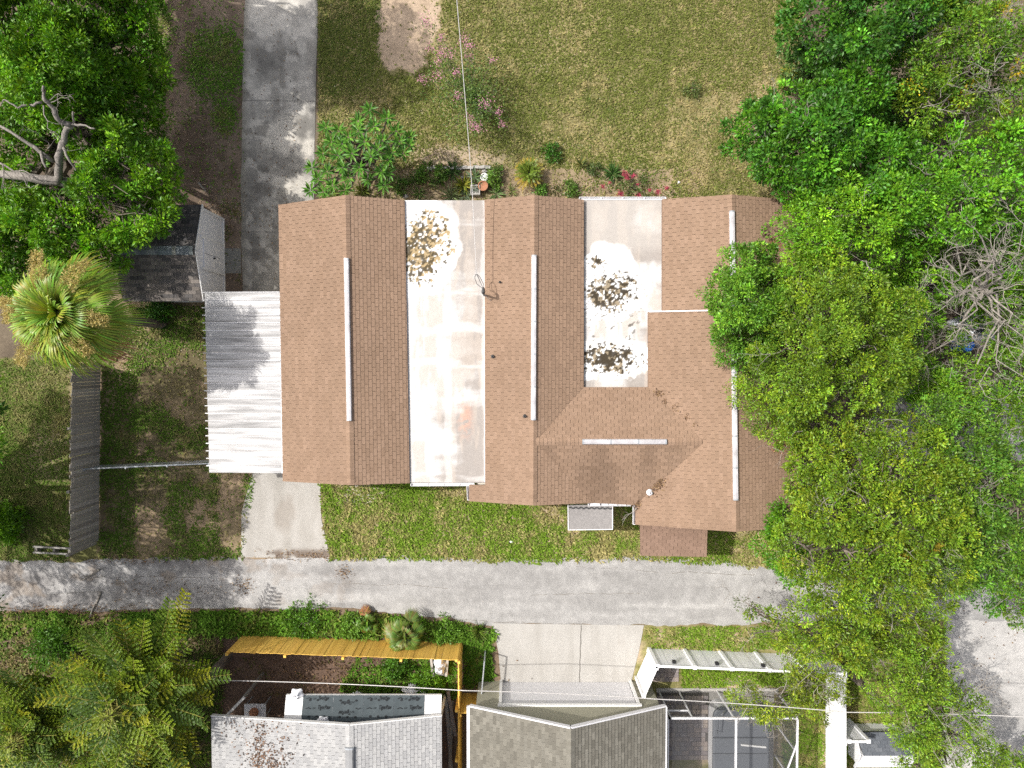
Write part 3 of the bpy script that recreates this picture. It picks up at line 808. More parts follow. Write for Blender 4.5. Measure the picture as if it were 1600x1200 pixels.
# walls under the roofs, with their windows and doors
walls = MB()
def wing(x0, y0, x1, y1, z):
    a, b = P(x0, y1, 2.6), P(x1, y0, 2.6); walls.box((a.x, a.y, 0), (b.x, b.y, z)); return a, b
w1 = wing(449, 328, 634, 742, 2.52); w2 = wing(628, 330, 764, 744, 2.50); w3 = wing(744, 322, 905, 774, 2.54); w4 = wing(900, 330, 1040, 776, 2.51); w5 = wing(1008, 322, 1232, 812, 2.60)
# gable end walls up to the ridges
for R_, xa, xb, zt in ((R1, 449, 630, 3.2), (R2, 765, 902, 3.2), (R3, 1042, 1228, 3.5)):
    for yy, sgn in ((R_[0].y - .35, 1), (R_[1].y + .42, -1)):
        xl, xr = P(xa, 500, 2.7).x, P(xb, 500, 2.7).x
        v = [(xl, yy, 2.45), (xr, yy, 2.45), (R_[0].x, yy, zt), (xl, yy - .06 * sgn, 2.45), (xr, yy - .06 * sgn, 2.45), (R_[0].x, yy - .06 * sgn, zt)]
        walls.add(v, [(0, 1, 2), (5, 4, 3), (0, 3, 4, 1), (1, 4, 5, 2), (2, 5, 3, 0)])
walls.build('wall', MT['stucco'], house)
def window(parent, cx, y, cz, w, h, face, lab=None):
    f = MB(); t = .06; yo = y + face * .03
    for x0, x1, z0, z1 in ((cx - w / 2, cx + w / 2, cz + h / 2 - t, cz + h / 2), (cx - w / 2, cx + w / 2, cz - h / 2, cz - h / 2 + t), (cx - w / 2, cx - w / 2 + t, cz - h / 2 + t, cz + h / 2 - t), (cx + w / 2 - t, cx + w / 2, cz - h / 2 + t, cz + h / 2 - t), (cx - .02, cx + .02, cz - h / 2 + t, cz + h / 2 - t)):
        f.box((x0, min(y, yo), z0), (x1, max(y, yo), z1))
    fo = f.build('window', MT['trim'], parent)
    g = MB(); yg = y + face * .012; g.box((cx - w / 2 + t, min(y, yg), cz - h / 2 + t), (cx + w / 2 - t, max(y, yg), cz + h / 2 - t)); g.build('pane', MT['glass'], fo)
for (a, b), xs_ in ((w1, (.3, .7)), (w3, (.5,)), (w5, (.35, .75))):
    for t in xs_: window(house, a.x + (b.x - a.x) * t, a.y, 1.45, 1.2, 1.0, -1); window(house, a.x + (b.x - a.x) * t, b.y, 1.45, 1.2, 1.0, 1)
d = MB(); a, b = w4; d.box((a.x + .9, a.y - .04, .03), (a.x + 1.8, a.y, 2.08)); do = d.build('door', MT['trim'], house)
d = MB(); d.box((a.x + 1.66, a.y - .10, 1.0), (a.x + 1.72, a.y - .04, 1.06)); d.build('handle', MT['steel'], do)
# plumbing vents and the roof jack by the valley
def pipe_vent(x, y, S, mat, r=.045, h=.28):
    p = S(x, y); m = MB()
    m.lathe(p, [(r * 2.4, .03), (r * 2.2, .05), (r * 1.5, .08), (r * 1.3, .14), (r, .14), (r, h), (r * .72, h), (r * .72, .1), (0, .1)], 14); return m.build('vent_pipe', mat, house)
pipe_vent(1015, 769, S3, MT['white_metal'], .055, .22); pipe_vent(770, 557, S2, MT['dark_cable'], .03, .14); pipe_vent(820, 650, S2, MT['dark_cable'], .03, .12); pipe_vent(781, 441, S2, MT['dark_cable'], .02, .06)
# porch roof and the little grey canopy
pz = [P(1000, 806, 2.60), P(1106, 806, 2.60), P(1104, 870, 2.28), P(1001, 868, 2.28)]
porch = deck(house, 'porch_roof', pz, MT['deck'], .02, .10); mb = MB(); lay_shingles(mb, pz, [(.215, .142, .104), (.205, .135, .099), (.225, .149, .11)], seed=77)
tag(mb.build('shingles', MT['shingle'], porch), kind='stuff')
for x in (1036, 1092): m = MB(); a = P(x, 864, 2.18); m.box((a.x - .05, a.y - .05, 0), (a.x + .05, a.y + .05, 2.16)); m.build('porch_post', MT['trim'], house)
cz = [P(887.5, 789, 2.36), P(957, 789, 2.36), P(957, 827, 2.26), P(888, 828, 2.26)]
can = deck(house, 'canopy', cz, MT['rolled'], .0, .07); can['label'] = 'small grey canopy with white edges'
m = MB()
for i in range(1, 4): m.bar(cz[i] + Vector((0, 0, -.03)), cz[(i + 1) % 4] + Vector((0, 0, -.03)), .03, .10)
m.build('edge', MT['white_metal'], can)
m = MB(); a, b = P(889, 793.5, 2.375), P(956, 794.5, 2.375)
for k in range(30):
    t0, t1 = k / 30, (k + 1) / 30; p, q = a.lerp(b, t0), a.lerp(b, t1); p.y += .03 * math.sin(k * 1.7); q.y += .03 * math.sin((k + 1) * 1.7)
    m.bar(p, q, .05, .012)
m.build('tar_seam', MT['dark_cable'], can)

# ------------------------------------------------------------------ carport
cw, ce = 324, 440
carport = thing('carport', P(380, 598, 0), 'white ribbed metal carport roof beside the west gable', 'carport')
zW, zE = 2.42, 2.58
yA, yB = P(324, 456, 2.5).y, P(326, 739, 2.5).y; npan = 24; pw = (yA - yB) / npan
xW = P(324, 598, zW).x; xE = P(440, 598, zE).x
dz = (zE - zW) / (xE - xW)
for k in range(npan):
    y1 = yA - k * pw; y0 = y1 - pw; m = MB(); e = .0015 * k
    sh = random.uniform(.80, 1.0) * (.9 if 13 < k < 18 else 1)
    c = (.48 * sh, .47 * sh, .463 * sh)
    xl = xW - random.uniform(0, .02) + (k - 12) * .004
    prof = [(y0 + .003, 0), (y0 + pw * .18, .004), (y0 + pw * .5, .012), (y0 + pw * .82, .004), (y1 - .003, 0)]
    v = []
    for x, z in ((xl, zW), (xE, zE)):
        for y, h in prof: v.append((x, y, z + h))
        for y, h in prof[::-1]: v.append((x, y, z + h - .01))
    kq = 2 * len(prof)
    m.add(v, [(i, (i + 1) % kq, (i + 1) % kq + kq, i + kq) for i in range(kq)] + [tuple(range(kq - 1, -1, -1)), tuple(range(kq, 2 * kq))], c)
    po = m.build('roof_panel', MT['pan'], carport)
    m = MB(); m.bar((xl - .10, y1 - .018, zW + .022 - .10 * dz), (xE - .03, y1 - .018, zW + .022 + (xE - .03 - xl) * dz), .034, .05, (.56, .55, .55)); m.build('rib', MT['pan'], po)
m = MB(); m.box((xE - .02, yB, zE - .02), (xE + .06, yA, zE + .035)); m.build('flashing', MT['white_metal'], carport)
m = MB(); m.box((xW + .12, yB + .02, zW - .16), (xW + .20, yA - .02, zW - .02)); m.build('beam', MT['white_metal'], carport)
for t in (.02, .34, .66, .98):
    y = yB + (yA - yB) * t; m = MB(); m.box((xW + .12, y - .04, 0), (xW + .20, y + .04, zW - .16)); m.build('post', MT['white_metal'], carport)

# ------------------------------------------------------------------ garden shed beside the drive
shed = thing('garden_shed', P(280, 400, 0), 'small grey-walled shed with dark mildewed shingle roof beside the long driveway', 'shed')
ze, zr = 2.12, 2.78
A1, B1 = P(205, 321, ze), P(320, 320, ze); A2, B2 = P(207, 471, ze), P(314, 470, ze); RA, RB = P(190, 391, zr), P(311, 391, zr)
RA.y = RB.y; A1.x = A2.x = RA.x = B1.x - 3.25; B1.x = B2.x = RB.x = -12.06
DARK = [(.085, .08, .078), (.105, .097, .092), (.07, .067, .067), (.13, .115, .105)]
DARK2 = [(.165, .145, .13), (.135, .12, .11), (.19, .165, .145), (.10, .092, .088)]
for poly, pal, lab in (([RA, RB, B1, A1], DARK, 'blackened north slope'), ([RA, RB, B2, A2], DARK2, 'dark grey south slope')):
    sl = deck(shed, 'roof_slope', poly, MT['deck_dark'], .02, .07); mb = MB(); lay_shingles(mb, poly, pal, seed=5, clump=.2); tag(mb.build('shingles', MT['shingle'], sl), kind='stuff'); sl['label'] = lab
mb = MB(); ridge_caps(mb, RA, RB, [(.20, .23, .24), (.26, .28, .27), (.33, .33, .29), (.17, .19, .2)], w=.17, step=.16, drop=.36); tag(mb.build('ridge_cap', MT['shingle'], shed), kind='stuff')
xw0, xw1 = RA.x + .12, RB.x - .05
m = MB(); yN, yS = B1.y - .12, B2.y + .12
m.box((xw0, yS, 0), (xw1, yN, ze - .09))
m.add([(xw1, yS, ze - .09), (xw1, yN, ze - .09), (xw1, RB.y, zr - .1), (xw0, yS, ze - .09), (xw0, yN, ze - .09), (xw0, RB.y, zr - .1)], [(0, 1, 2), (5, 4, 3), (1, 4, 5, 2), (0, 2, 5, 3)])
m.build('wall', MT['siding'], shed)
m = MB(); x = xw1 + .004
m.bar((x + .03, yS, .05), (x + .03, yN, .05), .05, .09)
for y in (yS + .03, yN - .03): m.box((x, y - .05, .1), (x + .04, y + .05, ze - .06))
m.build('trim', MT['trim'], shed)
ys1, ys2 = yS + (yN - yS) * .33, yS + (yN - yS) * .68
for k, (a_, b_) in enumerate(((ys1, (ys1 + ys2) / 2), ((ys1 + ys2) / 2, ys2))):
    m = MB(); m.box((x, a_ + .012, .1), (x + .035, b_ - .012, 2.0)); do = m.build('door', MT['siding'], shed)
    if k == 0:
        m = MB(); m.box((x + .035, b_ - .1, 1.0), (x + .075, b_ - .05, 1.14)); m.build('handle', MT['black'], do)
m = MB()
for y in (ys1, ys2): m.box((x, y - .045, .1), (x + .042, y + .045, ze + .12))
m.bar((xw1 + .05, B1.y, ze - .02), (xw1 + .05, RB.y, zr - .02), .03, .12); m.bar((xw1 + .05, RB.y, zr - .02), (xw1 + .05, B2.y, ze - .02), .03, .12)
m.build('bargeboard', MT['trim'], shed)

# ------------------------------------------------------------------ fences
def board_fence(name, label, cat, p0, p1, h, bw, gap, th, mat, cols, group=None, side=1, posts=2.4, rails=(.25, .9), jz=.02, jl=.01, post_mat=None, cap=None, topc=None, post_h=0, rail_col=None):
    p0 = Vector(p0); p1 = Vector(p1); d = (p1 - p0); L = d.length; d.normalize(); s = d.cross(Vector((0, 0, 1))) * side
    root = thing(name, p0, label, cat, group)
    metas = []
    for c in cols:
        b = MB(); b.cur = c; b.box((-bw / 2, -th / 2, 0.03), (bw / 2, th / 2, h)); me = b.mesh('board'); me.materials.append(mat); metas.append(me)
    ang = math.atan2(d.y, d.x); k = 0; t = bw / 2
    while t < L - bw / 3:
        o = bpy.data.objects.new('board', random.choice(metas)); COL.objects.link(o); o.parent = root
        o.location = d * t + s * random.uniform(-.004, .004)
        o.rotation_euler = (random.uniform(-jl, jl), random.uniform(-jl, jl) * .15, ang + random.uniform(-jl, jl)); o.scale = (1, 1, 1 + random.uniform(-jz, jz))
        t += bw + gap
    rc = rail_col or cols[0]
    for z in rails:
        m = MB(); m.cur = rc; m.bar(p0 + s * (th / 2 + .03) + Vector((0, 0, z * h)), p1 + s * (th / 2 + .03) + Vector((0, 0, z * h)), .04, .09); m.build('rail', mat, root)
    if topc:
        m = MB(); m.cur = topc; m.bar(p0 + Vector((0, 0, h + .02)), p1 + Vector((0, 0, h + .02)), .09, .05); m.build('top_rail', mat, root)
    n = max(1, round(L / posts))
    for k in range(n + 1):
        q = p0 + d * (L * k / n)
        off = s * (th / 2 + .10) if not cap else Vector((0, 0, 0))
        m = MB(); m.cur = rc; w = .05 if not cap else .065
        m.box((q.x + off.x - w, q.y + off.y - w, 0), (q.x + off.x + w, q.y + off.y + w, h + post_h)); po = m.build('post', post_mat or mat, root)
        if cap:
            m = MB(); m.cur = rc; m.box((q.x - w - .012, q.y - w - .012, h + post_h), (q.x + w + .012, q.y + w + .012, h + post_h + .035)); m.build('post_cap', post_mat or mat, po)
    return root
WO = [(.33, .30, .26), (.38, .345, .30), (.28, .25, .22), (.43, .39, .345), (.35, .315, .27)]
pT = P(112, 570, 2.0); pB = P(109, 868, 2.0)
board_fence('board_fence', 'weathered grey wooden board fence below the fan palm', 'fence', (pT.x, pT.y, 0), (pB.x, pB.y, 0), 2.0, .135, .006, .02, MT['old_wood'], WO, side=1, jz=.012, jl=.02, rails=(.2, .85), posts=2.3)
YE = [(.77, .475, .10), (.72, .44, .09), (.79, .495, .11), (.66, .395, .08), (.74, .45, .10)]
a, b = P(380, 992, 0), P(722, 1004, 0)
board_fence('stained_fence', 'orange-yellow stained board fence running along the verge', 'fence', a, b, 1.78, .14, .004, .02, MT['yellow_wood'], YE, side=1, rails=(.15, .85), jz=.006, jl=.006)
c = P(722, 1205, 0)
board_fence('stained_fence', 'orange-yellow stained board fence between the grey and olive-roofed neighbours', 'fence', b + Vector((.0, -.03, 0)), c + Vector((.0, -.6, 0)), 1.78, .14, .004, .02, MT['yellow_wood'], YE, side=1, rails=(.15, .85), jz=.006, jl=.006)
d0 = P(722, 1083, 0)
board_fence('stained_fence', 'short orange-yellow fence panel closing the gap beside the olive-roofed garage', 'fence', (d0.x + .04, d0.y, 0), (P(760, 1083, 0).x, d0.y, 0), 1.74, .14, .004, .02, MT['yellow_wood'], YE, side=1, rails=(.15, .85), jz=.006, jl=.006)
WH = [(.86, .86, .87), (.83, .83, .84), (.88, .88, .88)]
f0, f1 = P(1014, 1013, 0), P(1290, 1024, 0); f2 = P(994, 1058, 0); f3 = P(1290, 1225, 0)
kw = dict(rails=(), posts=1.62, cap=True, topc=(.82, .82, .82), jz=.002, jl=.001, post_h=.0, rail_col=(.82, .82, .82))
MT['vin'] = M('vinyl_boards', None, .03, 4, .4, spec=.4)
board_fence('vinyl_fence', 'white vinyl fence with lamps running beside the green strip', 'fence', f0, f1, 1.75, .16, .008, .03, MT['vin'], WH, **kw)
board_fence('vinyl_fence', 'short bright white vinyl fence leg by the olive-roofed garage', 'fence', f0 + (f2 - f0).normalized() * .10, f2, 1.75, .16, .003, .03, MT['vin'], WH, **{**kw, 'posts': 9})
board_fence('vinyl_fence', 'white vinyl fence beside the screened patio, facing the afternoon sun', 'fence', f1 + Vector((0, -.14, 0)), f3, 1.75, .16, .003, .03, MT['vin'], WH, **{**kw, 'posts': 2.6})
s0, s1 = P(1293, 1124, 0), P(1325, 1124, 0)
board_fence('vinyl_fence', 'short white vinyl fence panel beside the slate-grey hut', 'fence', s0 + Vector((.1, 0, 0)), s1, 1.75, .16, .008, .03, MT['vin'], WH, **{**kw, 'posts': 9})
for k, (x, lab) in enumerate(((1053, 'small black lamp on the white fence nearest its corner'), (1120, 'small black lamp on the second white fence panel'), (1192, 'small black lamp on the third white fence panel'))):
    q = P(x, 1035 + 2 * k, 1.45); t = (q.x - f0.x) / (f1.x - f0.x); y = f0.y + (f1.y - f0.y) * t + .02
    m = MB(); m.box((q.x - .06, y, 1.36), (q.x + .06, y + .10, 1.50)); m.box((q.x - .075, y, 1.501), (q.x + .075, y + .13, 1.525))
    tag(m.build('wall_lamp', MT['black'], loc=(q.x, y, 1.36)), lab, 'lamp', 'lamps on the white fence')
# chain-link fence
ca, cb = P(128, 733, 1.2), P(330, 724, 1.2)
cl = thing('chain_link_fence', (ca.x, ca.y, 0), 'chain-link fence with grey top rail between wooden fence and carport', 'fence')
m = MB(); m.tube([ca, cb], .03, 8); m.build('top_rail', MT['steel'], cl)
m = MB(); L = (cb - ca).length; d = (cb - ca).normalized(); st = .085; k = 0
while k * st < L:
    for sg in (1, -1):
        t0, t1 = k * st, k * st + sg * 1.16
        z0, z1 = .03, 1.18
        if t1 > L: z1 = z0 + (L - t0) / 1.16 * 1.15; t1 = L
        if t1 < 0: z1 = z0 + t0 / 1.16 * 1.15; t1 = 0
        if abs(t1 - t0) > .02:
            p, q = ca + d * t0, ca + d * t1
            m.tube([(p.x, p.y + .012 * sg, z0), (q.x, q.y + .012 * sg, z1)], .002, 3, cap=False)
    k += 1
m.build('wire_mesh', MT['steel'], cl)
for t in (.02, .34, .66, .98):
    p = ca.lerp(cb, t); m = MB(); m.tube([(p.x, p.y - .04, 0), (p.x, p.y - .04, 1.24)], .032, 8); m.build('post', MT['steel'], cl)
# low rails beside the alley
rl = thing('rail_fence', P(55, 862, 0), 'low grey timber rails beside the wooden fence foot', 'fence')
for y in (856, 865):
    m = MB(); m.cur = (.30, .285, .26); m.bar(P(52, y - 2, .35), P(112, y + 1, .35), .07, .06); m.build('rail', MT['old_wood'], rl)
for x in (56, 84, 108):
    p = P(x, 860, .3); m = MB(); m.cur = (.2, .19, .17); m.box((p.x - .05, p.y - .13, 0), (p.x + .05, p.y + .13, .30)); m.build('post', MT['old_wood'], rl)

# ------------------------------------------------------------------ grey-roofed neighbour
gh = thing('grey_roofed_house', P(545, 1180, 0), 'neighbour house with pale grey shingle roof behind the orange-yellow fence', 'house')
gz, gr = 2.75, 3.45
GL, GRt = P(330, 1117, gz), P(690, 1121, gz); GRt.y = GL.y = (GL.y + GRt.y) / 2
RG0 = P(546, 1133, gr); RG0.y = GL.y; RG1 = RG0 + Vector((0, -4.2, 0))
GLs, GRs = GL + Vector((0, -4.2, 0)), GRt + Vector((0, -4.2, 0))
PALE = [(0.3256, 0.323, 0.3186), (0.3432, 0.3397, 0.3326), (0.308, 0.3054, 0.3018), (0.3608, 0.3564, 0.3476)]
for poly, lab in (([GL, RG0, RG1, GLs], 'pale grey slope littered with dead leaves'), ([RG0, GRt, GRs, RG1], 'pale grey slope with fine dashed courses')):
    sl = deck(gh, 'roof_slope', poly, MT['deck_grey'], .02, .10); mb = MB(); lay_shingles(mb, poly, PALE, seed=21, clump=.06, gap=.014); tag(mb.build('shingles', MT['shingle'], sl), kind='stuff'); sl['label'] = lab
mb = MB(); ridge_caps(mb, RG0, RG1, PALE, w=.16, step=.19, drop=(gr - gz) / 4.0); tag(mb.build('ridge_cap', MT['shingle'], gh), kind='stuff')
v0 = P(547, 1168, gr); ridge_vent(gh, (RG0.x, v0.y, gr), RG1, w=.17, h=.09, drop=.18, mat=MT['deck_grey'])
m = MB(); m.bar(GL + Vector((0, .02, -.05)), RG0 + Vector((0, .02, -.05)), .03, .16); m.bar(RG0 + Vector((0, .02, -.05)), GRt + Vector((0, .02, -.05)), .03, .16); m.build('bargeboard', MT['trim'], gh)
m = MB(); m.box((GL.x + .35, GLs.y, 0), (GRt.x - .35, GL.y - 1.7, 2.6))
m.add([(GL.x + .35, GL.y - .34, 2.6), (GRt.x - .35, GL.y - .34, 2.6), (RG0.x, GL.y - .34, 3.3), (GL.x + .35, GL.y - .4, 2.6), (GRt.x - .35, GL.y - .4, 2.6), (RG0.x, GL.y - .4, 3.3)], [(2, 1, 0), (3, 4, 5), (0, 1, 4, 3), (1, 2, 5, 4), (2, 0, 3, 5)])
m.build('wall', MT['trim'], gh)
# lean-to roof under printed underlayment
u0, u1 = P(474, 1086, 2.25), P(664, 1092, 2.25); u1.y = u0.y; yb = GL.y - .3; zb = 2.58
lt = MB(); x0, x1 = P(447, 1088, 2.25).x, P(690, 1088, 2.25).x
lt.prism([(x0, u0.y, 2.24), (x0, yb, zb - .012), (x1, yb, zb - .012), (x1, u0.y, 2.24)], .10)
lean = lt.build('lean_to_roof', MT['trim'], gh)
xs0, xs1 = u0.x, u1.x; pw = (xs1 - xs0) / 4; Ls = math.hypot(u0.y - yb, zb - 2.25); tilt = math.atan2(zb - 2.25, u0.y - yb)
def up_pt(x, t, h=.004):   # t = metres up the slope from the north edge
    return Vector((x, u0.y - t * math.cos(tilt), 2.252 + t * math.sin(tilt) + h))
for k in range(4):
    a_, b_ = xs0 + k * pw, xs0 + (k + 1) * pw - .012
    m = MB(); n = 6
    for i in range(n):
        for j in range(n):
            q = [up_pt(a_ + (b_ - a_) * ii / n, Ls * jj / n, .004 + .012 * math.sin(ii * 1.9 + k) * math.sin(jj * 1.4 + k * 2) ** 2) for ii, jj in ((i, j), (i, j + 1), (i + 1, j + 1), (i + 1, j))]
            m.add(q, [(3, 2, 1, 0)])
    sheet = m.build('underlayment_sheet', MT['felt'], lean)
    flip = (k == 1)
    m = MB()
    for t in (.18, .80):                                          # row of printed paw spots
        for i in range(3):
            c = up_pt(a_ + (b_ - a_) * (.24 + .26 * i), Ls * (t if not flip else 1 - t), .020)
            e1 = Vector((.05, 0, 0)); e2 = (up_pt(0, .05) - up_pt(0, 0)) * .8
            m.add([c + e1 * math.cos(w) + e2 * math.sin(w) for w in [2 * math.pi * z / 10 for z in range(10)]], [tuple(range(10))])
    for t in (.50, .12):                                                                # roof-shaped mark
        if t == .12 and flip: continue
        c = up_pt(a_ + (b_ - a_) * (.20 if not flip else .84), Ls * t, .020); sg = -1 if flip else 1
        e = (up_pt(0, 0) - up_pt(0, .1)); ex = Vector((1, 0, 0)) * sg; e = e * sg
        m.add([c - ex * .13 - e * .15, c + e * .45, c + ex * .13 - e * .15, c + ex * .08 - e * .25, c + e * .12, c - ex * .08 - e * .25], [(0, 1, 4, 5), (1, 2, 3, 4)])
    m.build('printed_mark', MT['ink'], sheet)
    for t, size in ((.42, .20), (.06, .17)):
        for body, dx, sz in (('GAF', .33, .10), ('TigerPaw', .50, size)):
            cu = bpy.data.curves.new('lettering', 'FONT'); cu.body = body; cu.size = sz * 1.05; cu.shear = .3; cu.offset = .004 if sz > .12 else 0
            ob = bpy.data.objects.new('lettering', cu); COL.objects.link(ob)
            dg = bpy.context.evaluated_depsgraph_get(); me2 = bpy.data.meshes.new_from_object(ob.evaluated_get(dg))
            bpy.data.objects.remove(ob); bpy.data.curves.remove(cu)
            tt = bpy.data.objects.new('lettering', me2); COL.objects.link(tt); me2.materials.clear(); me2.materials.append(MT['ink']); tt.parent = sheet
            W = (b_ - a_)
            xx = a_ + W * (dx if not flip else (.62 if body == 'TigerPaw' else .72)); yy = Ls * (t if not flip else t + .17)
            p = up_pt(xx, yy + (.10 if not flip else 0), .021)
            tt.location = p - wloc(gh)
            # text runs along +x and stands up towards the north edge
            tt.rotation_euler = Matrix((Vector((1, 0, 0)) * (-1 if flip else 1), (up_pt(0, 0) - up_pt(0, 1)).normalized() * (-1 if flip else 1), Vector((0, math.sin(tilt), math.cos(tilt))))).transposed().to_euler()
            tt.scale = (.62, 1.0, 1)
for xx in (x0 + .08, (x0 + x1) / 2, x1 - .08):
    m = MB(); m.box((xx - .05, u0.y - 1.16, 0), (xx + .05, u0.y - 1.06, 2.3)); m.build('lean_to_post', MT['trim'], gh)
# timber frame at the lean-to's open end and junk beneath
fr = thing('timber_frame', P(375, 1105, 0), 'grey timber frame beside the pale grey roof', 'frame')
m = MB(); m.cur = (.36, .35, .33); m.bar(P(382, 1089, 2.3), P(352, 1120, 2.6), .10, .10); m.build('rafter', MT['old_wood'], fr)
m = MB(); m.cur = (.25, .235, .21); p = P(381, 1090, 2.2); m.box((p.x - .05, p.y - .05, 0), (p.x + .05, p.y + .05, 2.25)); m.build('post', MT['old_wood'], fr)
tb = P(412, 1098, 0)
m = MB(); m.box((tb.x - .55, tb.y - .35, .70), (tb.x + .35, tb.y + .3, .75)); tabl = m.build('tabletop', MT['tarp'])
tr = thing('work_table', (tb.x, tb.y, 0), 'white topped work table beside the lean-to roof', 'table'); tabl.parent = tr; tabl.location = -Vector((tb.x, tb.y, 0)); WL[tabl.name] = Vector((0, 0, 0))
for sx in (-.5, .28):
    for sy in (-.28, .24): m = MB(); m.box((tb.x + sx, tb.y + sy, 0), (tb.x + sx + .05, tb.y + sy + .05, .70)); m.build('leg', MT['steel'], tr)
m = MB(); m.lathe((tb.x - .12, tb.y, .752), [(0, .22), (.16, .20), (.20, .1), (.17, 0)], 10); tag(m.build('brown_sack', MT['terracotta'], loc=(tb.x - .12, tb.y, .752)), 'brown lump lying on the white work table', 'sack')
def crumple(name, cx, cy, z, rx, ry, h, mat, label, cat, seed):
    r = np.random.default_rng(seed); n = 14; X, Y = np.meshgrid(np.linspace(-1, 1, n), np.linspace(-1, 1, n), indexing='ij')
    rr = np.sqrt(X ** 2 + Y ** 2); Z = h * np.clip(1 - rr ** 2, 0, 1) * (.5 + r.random((n, n))) + .02
    k = np.where(rr > .95, .95 / np.maximum(rr, 1e-6), 1) * (1 + .15 * np.sin(np.arctan2(Y, X) * 5 + seed))
    V = np.stack([(X * k * rx).ravel(), (Y * k * ry).ravel(), np.where(rr > .95, 0, Z).ravel()], 1)
    I = np.arange(n * n).reshape(n, n); idx = np.stack([I[:-1, :-1], I[1:, :-1], I[1:, 1:], I[:-1, 1:]], -1)
    me = np_mesh(name, V, idx, 4); o = link(name, me, loc=(cx, cy, z), mat=mat); return tag(o, label, cat)
p = P(465, 1083, 2.2); crumple('crumpled_tarp', p.x, p.y, 2.25, .28, .22, .2, MT['tarp'], 'crumpled white tarp on the north-west tip of the lean-to roof', 'tarp', 3)
p = P(505, 1126, 2.6); crumple('crumpled_tarp', p.x, p.y + .05, 2.62, .24, .14, .12, MT['tarp'], 'small white tarp scrap tucked against the pale grey gable', 'tarp', 4)
p = P(648, 1078, 0); crumple('crumpled_tarp', p.x, p.y, .02, .55, .30, .25, MT['tarp'], 'white plastic sheet crumpled in the weeds by the lean-to', 'tarp', 5)
p = P(560, 1085, 0); crumple('crumpled_tarp', p.x, p.y, .02, .35, .16, .2, MT['tarp'], 'white plastic strip lying at the middle of the lean-to edge', 'tarp', 6)
p = P(688, 1032, 0); crumple('crumpled_tarp', p.x + .02, p.y - .1, .25, .28, .42, .3, MT['tarp'], 'white bag heaped in the corner of the orange-yellow fence', 'bag', 7)
m = MB(); m.cur = (.40, .37, .33)
for sx in (-.38, .36): m.bar((p.x + sx, p.y + .4, .25), (p.x + sx * .75, p.y - .55, .22), .10, .20)
m.bar((p.x - .38, p.y - .5, .12), (p.x + .36, p.y - .5, .12), .08, .2); m.bar((p.x - .38, p.y + .36, .12), (p.x + .36, p.y + .36, .12), .08, .22)
tag(m.build('planter_box', MT['old_wood'], loc=(p.x, p.y, 0)), 'grey timber box holding the white bag in the fence corner', 'box')
pl = thing('leaning_planks', P(704, 1150, 0), 'old grey planks lying beside the yellow fence and pale grey house', 'planks')
for k, (xa, ya, xb, yb2) in enumerate(((697, 1090, 706, 1210), (706, 1095, 703, 1205), (700, 1080, 712, 1150))):
    m = MB(); m.cur = jit((.24, .22, .195), .2); m.bar(P(xa, ya, .08 + .06 * k), P(xb, yb2, .10 + .07 * k), .14, .04); m.build('plank', MT['old_wood'], pl)
p = P(683, 1100, .3); m = MB(); m.cur = (.50, .43, .34); m.prism([P(676, 1092, 2.1), P(673, 1120, 2.1), P(688, 1118, 2.1), P(690, 1090, 2.1)], .02); tag(m.build('board_offcut', MT['old_wood'], loc=P(682, 1105, 2.08)), 'tan board offcut lying at the east end of the lean-to', 'board')

# ------------------------------------------------------------------ olive-roofed neighbour with the garage
oh = thing('olive_roofed_house', P(890, 1170, 0), 'neighbour house with olive-grey shingle roof and white garage door', 'house')
oz, orr = 2.70, 4.35
OL0, OR0, OG0 = P(734, 1098, oz), P(1040, 1104, oz), P(892, 1137, orr)
yg = (OL0.y + OR0.y) / 2 - .08; OL0.y = OR0.y = OG0.y = yg
dn = Vector((0, -4.6, 0)); OLs, ORs, OGs = OL0 + dn, OR0 + dn, OG0 + dn
OLV = [(0.1485, 0.1386, 0.1155), (0.1617, 0.1518, 0.1267), (0.1386, 0.1294, 0.1076), (0.1729, 0.1624, 0.1366)]
for poly, lab in (([OL0, OG0, OGs, OLs], 'sunlit olive-grey slope'), ([OG0, OR0, ORs, OGs], 'olive-grey slope with dark course lines')):
    sl = deck(oh, 'roof_slope', poly, MT['deck_olive'], .02, .10); mb = MB(); lay_shingles(mb, poly, OLV, seed=31, clump=.12, butt=.018, gap=.008); tag(mb.build('shingles', MT['shingle'], sl), kind='stuff'); sl['label'] = lab
mb = MB(); ridge_caps(mb, OG0, OGs, OLV, w=.16, step=.16, drop=.44); tag(mb.build('ridge_cap', MT['shingle'], oh), kind='stuff')
m = MB()
for a, b in ((OL0, OG0), (OG0, OR0)): m.bar(a + Vector((0, .03, -.04)), b + Vector((0, .03, -.04)), .05, .17)
m.bar(OL0 + Vector((-.05, 0, -.06)), OLs + Vector((-.05, 0, -.06)), .14, .13); m.bar(OR0 + Vector((.03, 0, -.04)), ORs + Vector((.03, 0, -.04)), .05, .16)
m.build('fascia', MT['white_metal'], oh)
yw = P(880, 1068, 0).y + .12
xl, xr = OL0.x + .22, OR0.x - .12
g0, g1 = P(783, 1068, 0).x, P(984, 1068, 0).x; gh_ = 2.15; fw = .25
m = MB()
m.box((xl, yw - .2, 0), (g0, yw, 2.55)); m.box((g1, yw - .2, 0), (xr, yw, 2.55)); m.box((g0, yw - .2, gh_), (g1, yw, 2.55))
m.add([(xl, yw, 2.55), (xr, yw, 2.55), (OG0.x, yw, orr - .12), (xl, yw - .2, 2.55), (xr, yw - .2, 2.55), (OG0.x, yw - .2, orr - .12)], [(2, 1, 0), (3, 4, 5), (1, 2, 5, 4), (2, 0, 3, 5)])
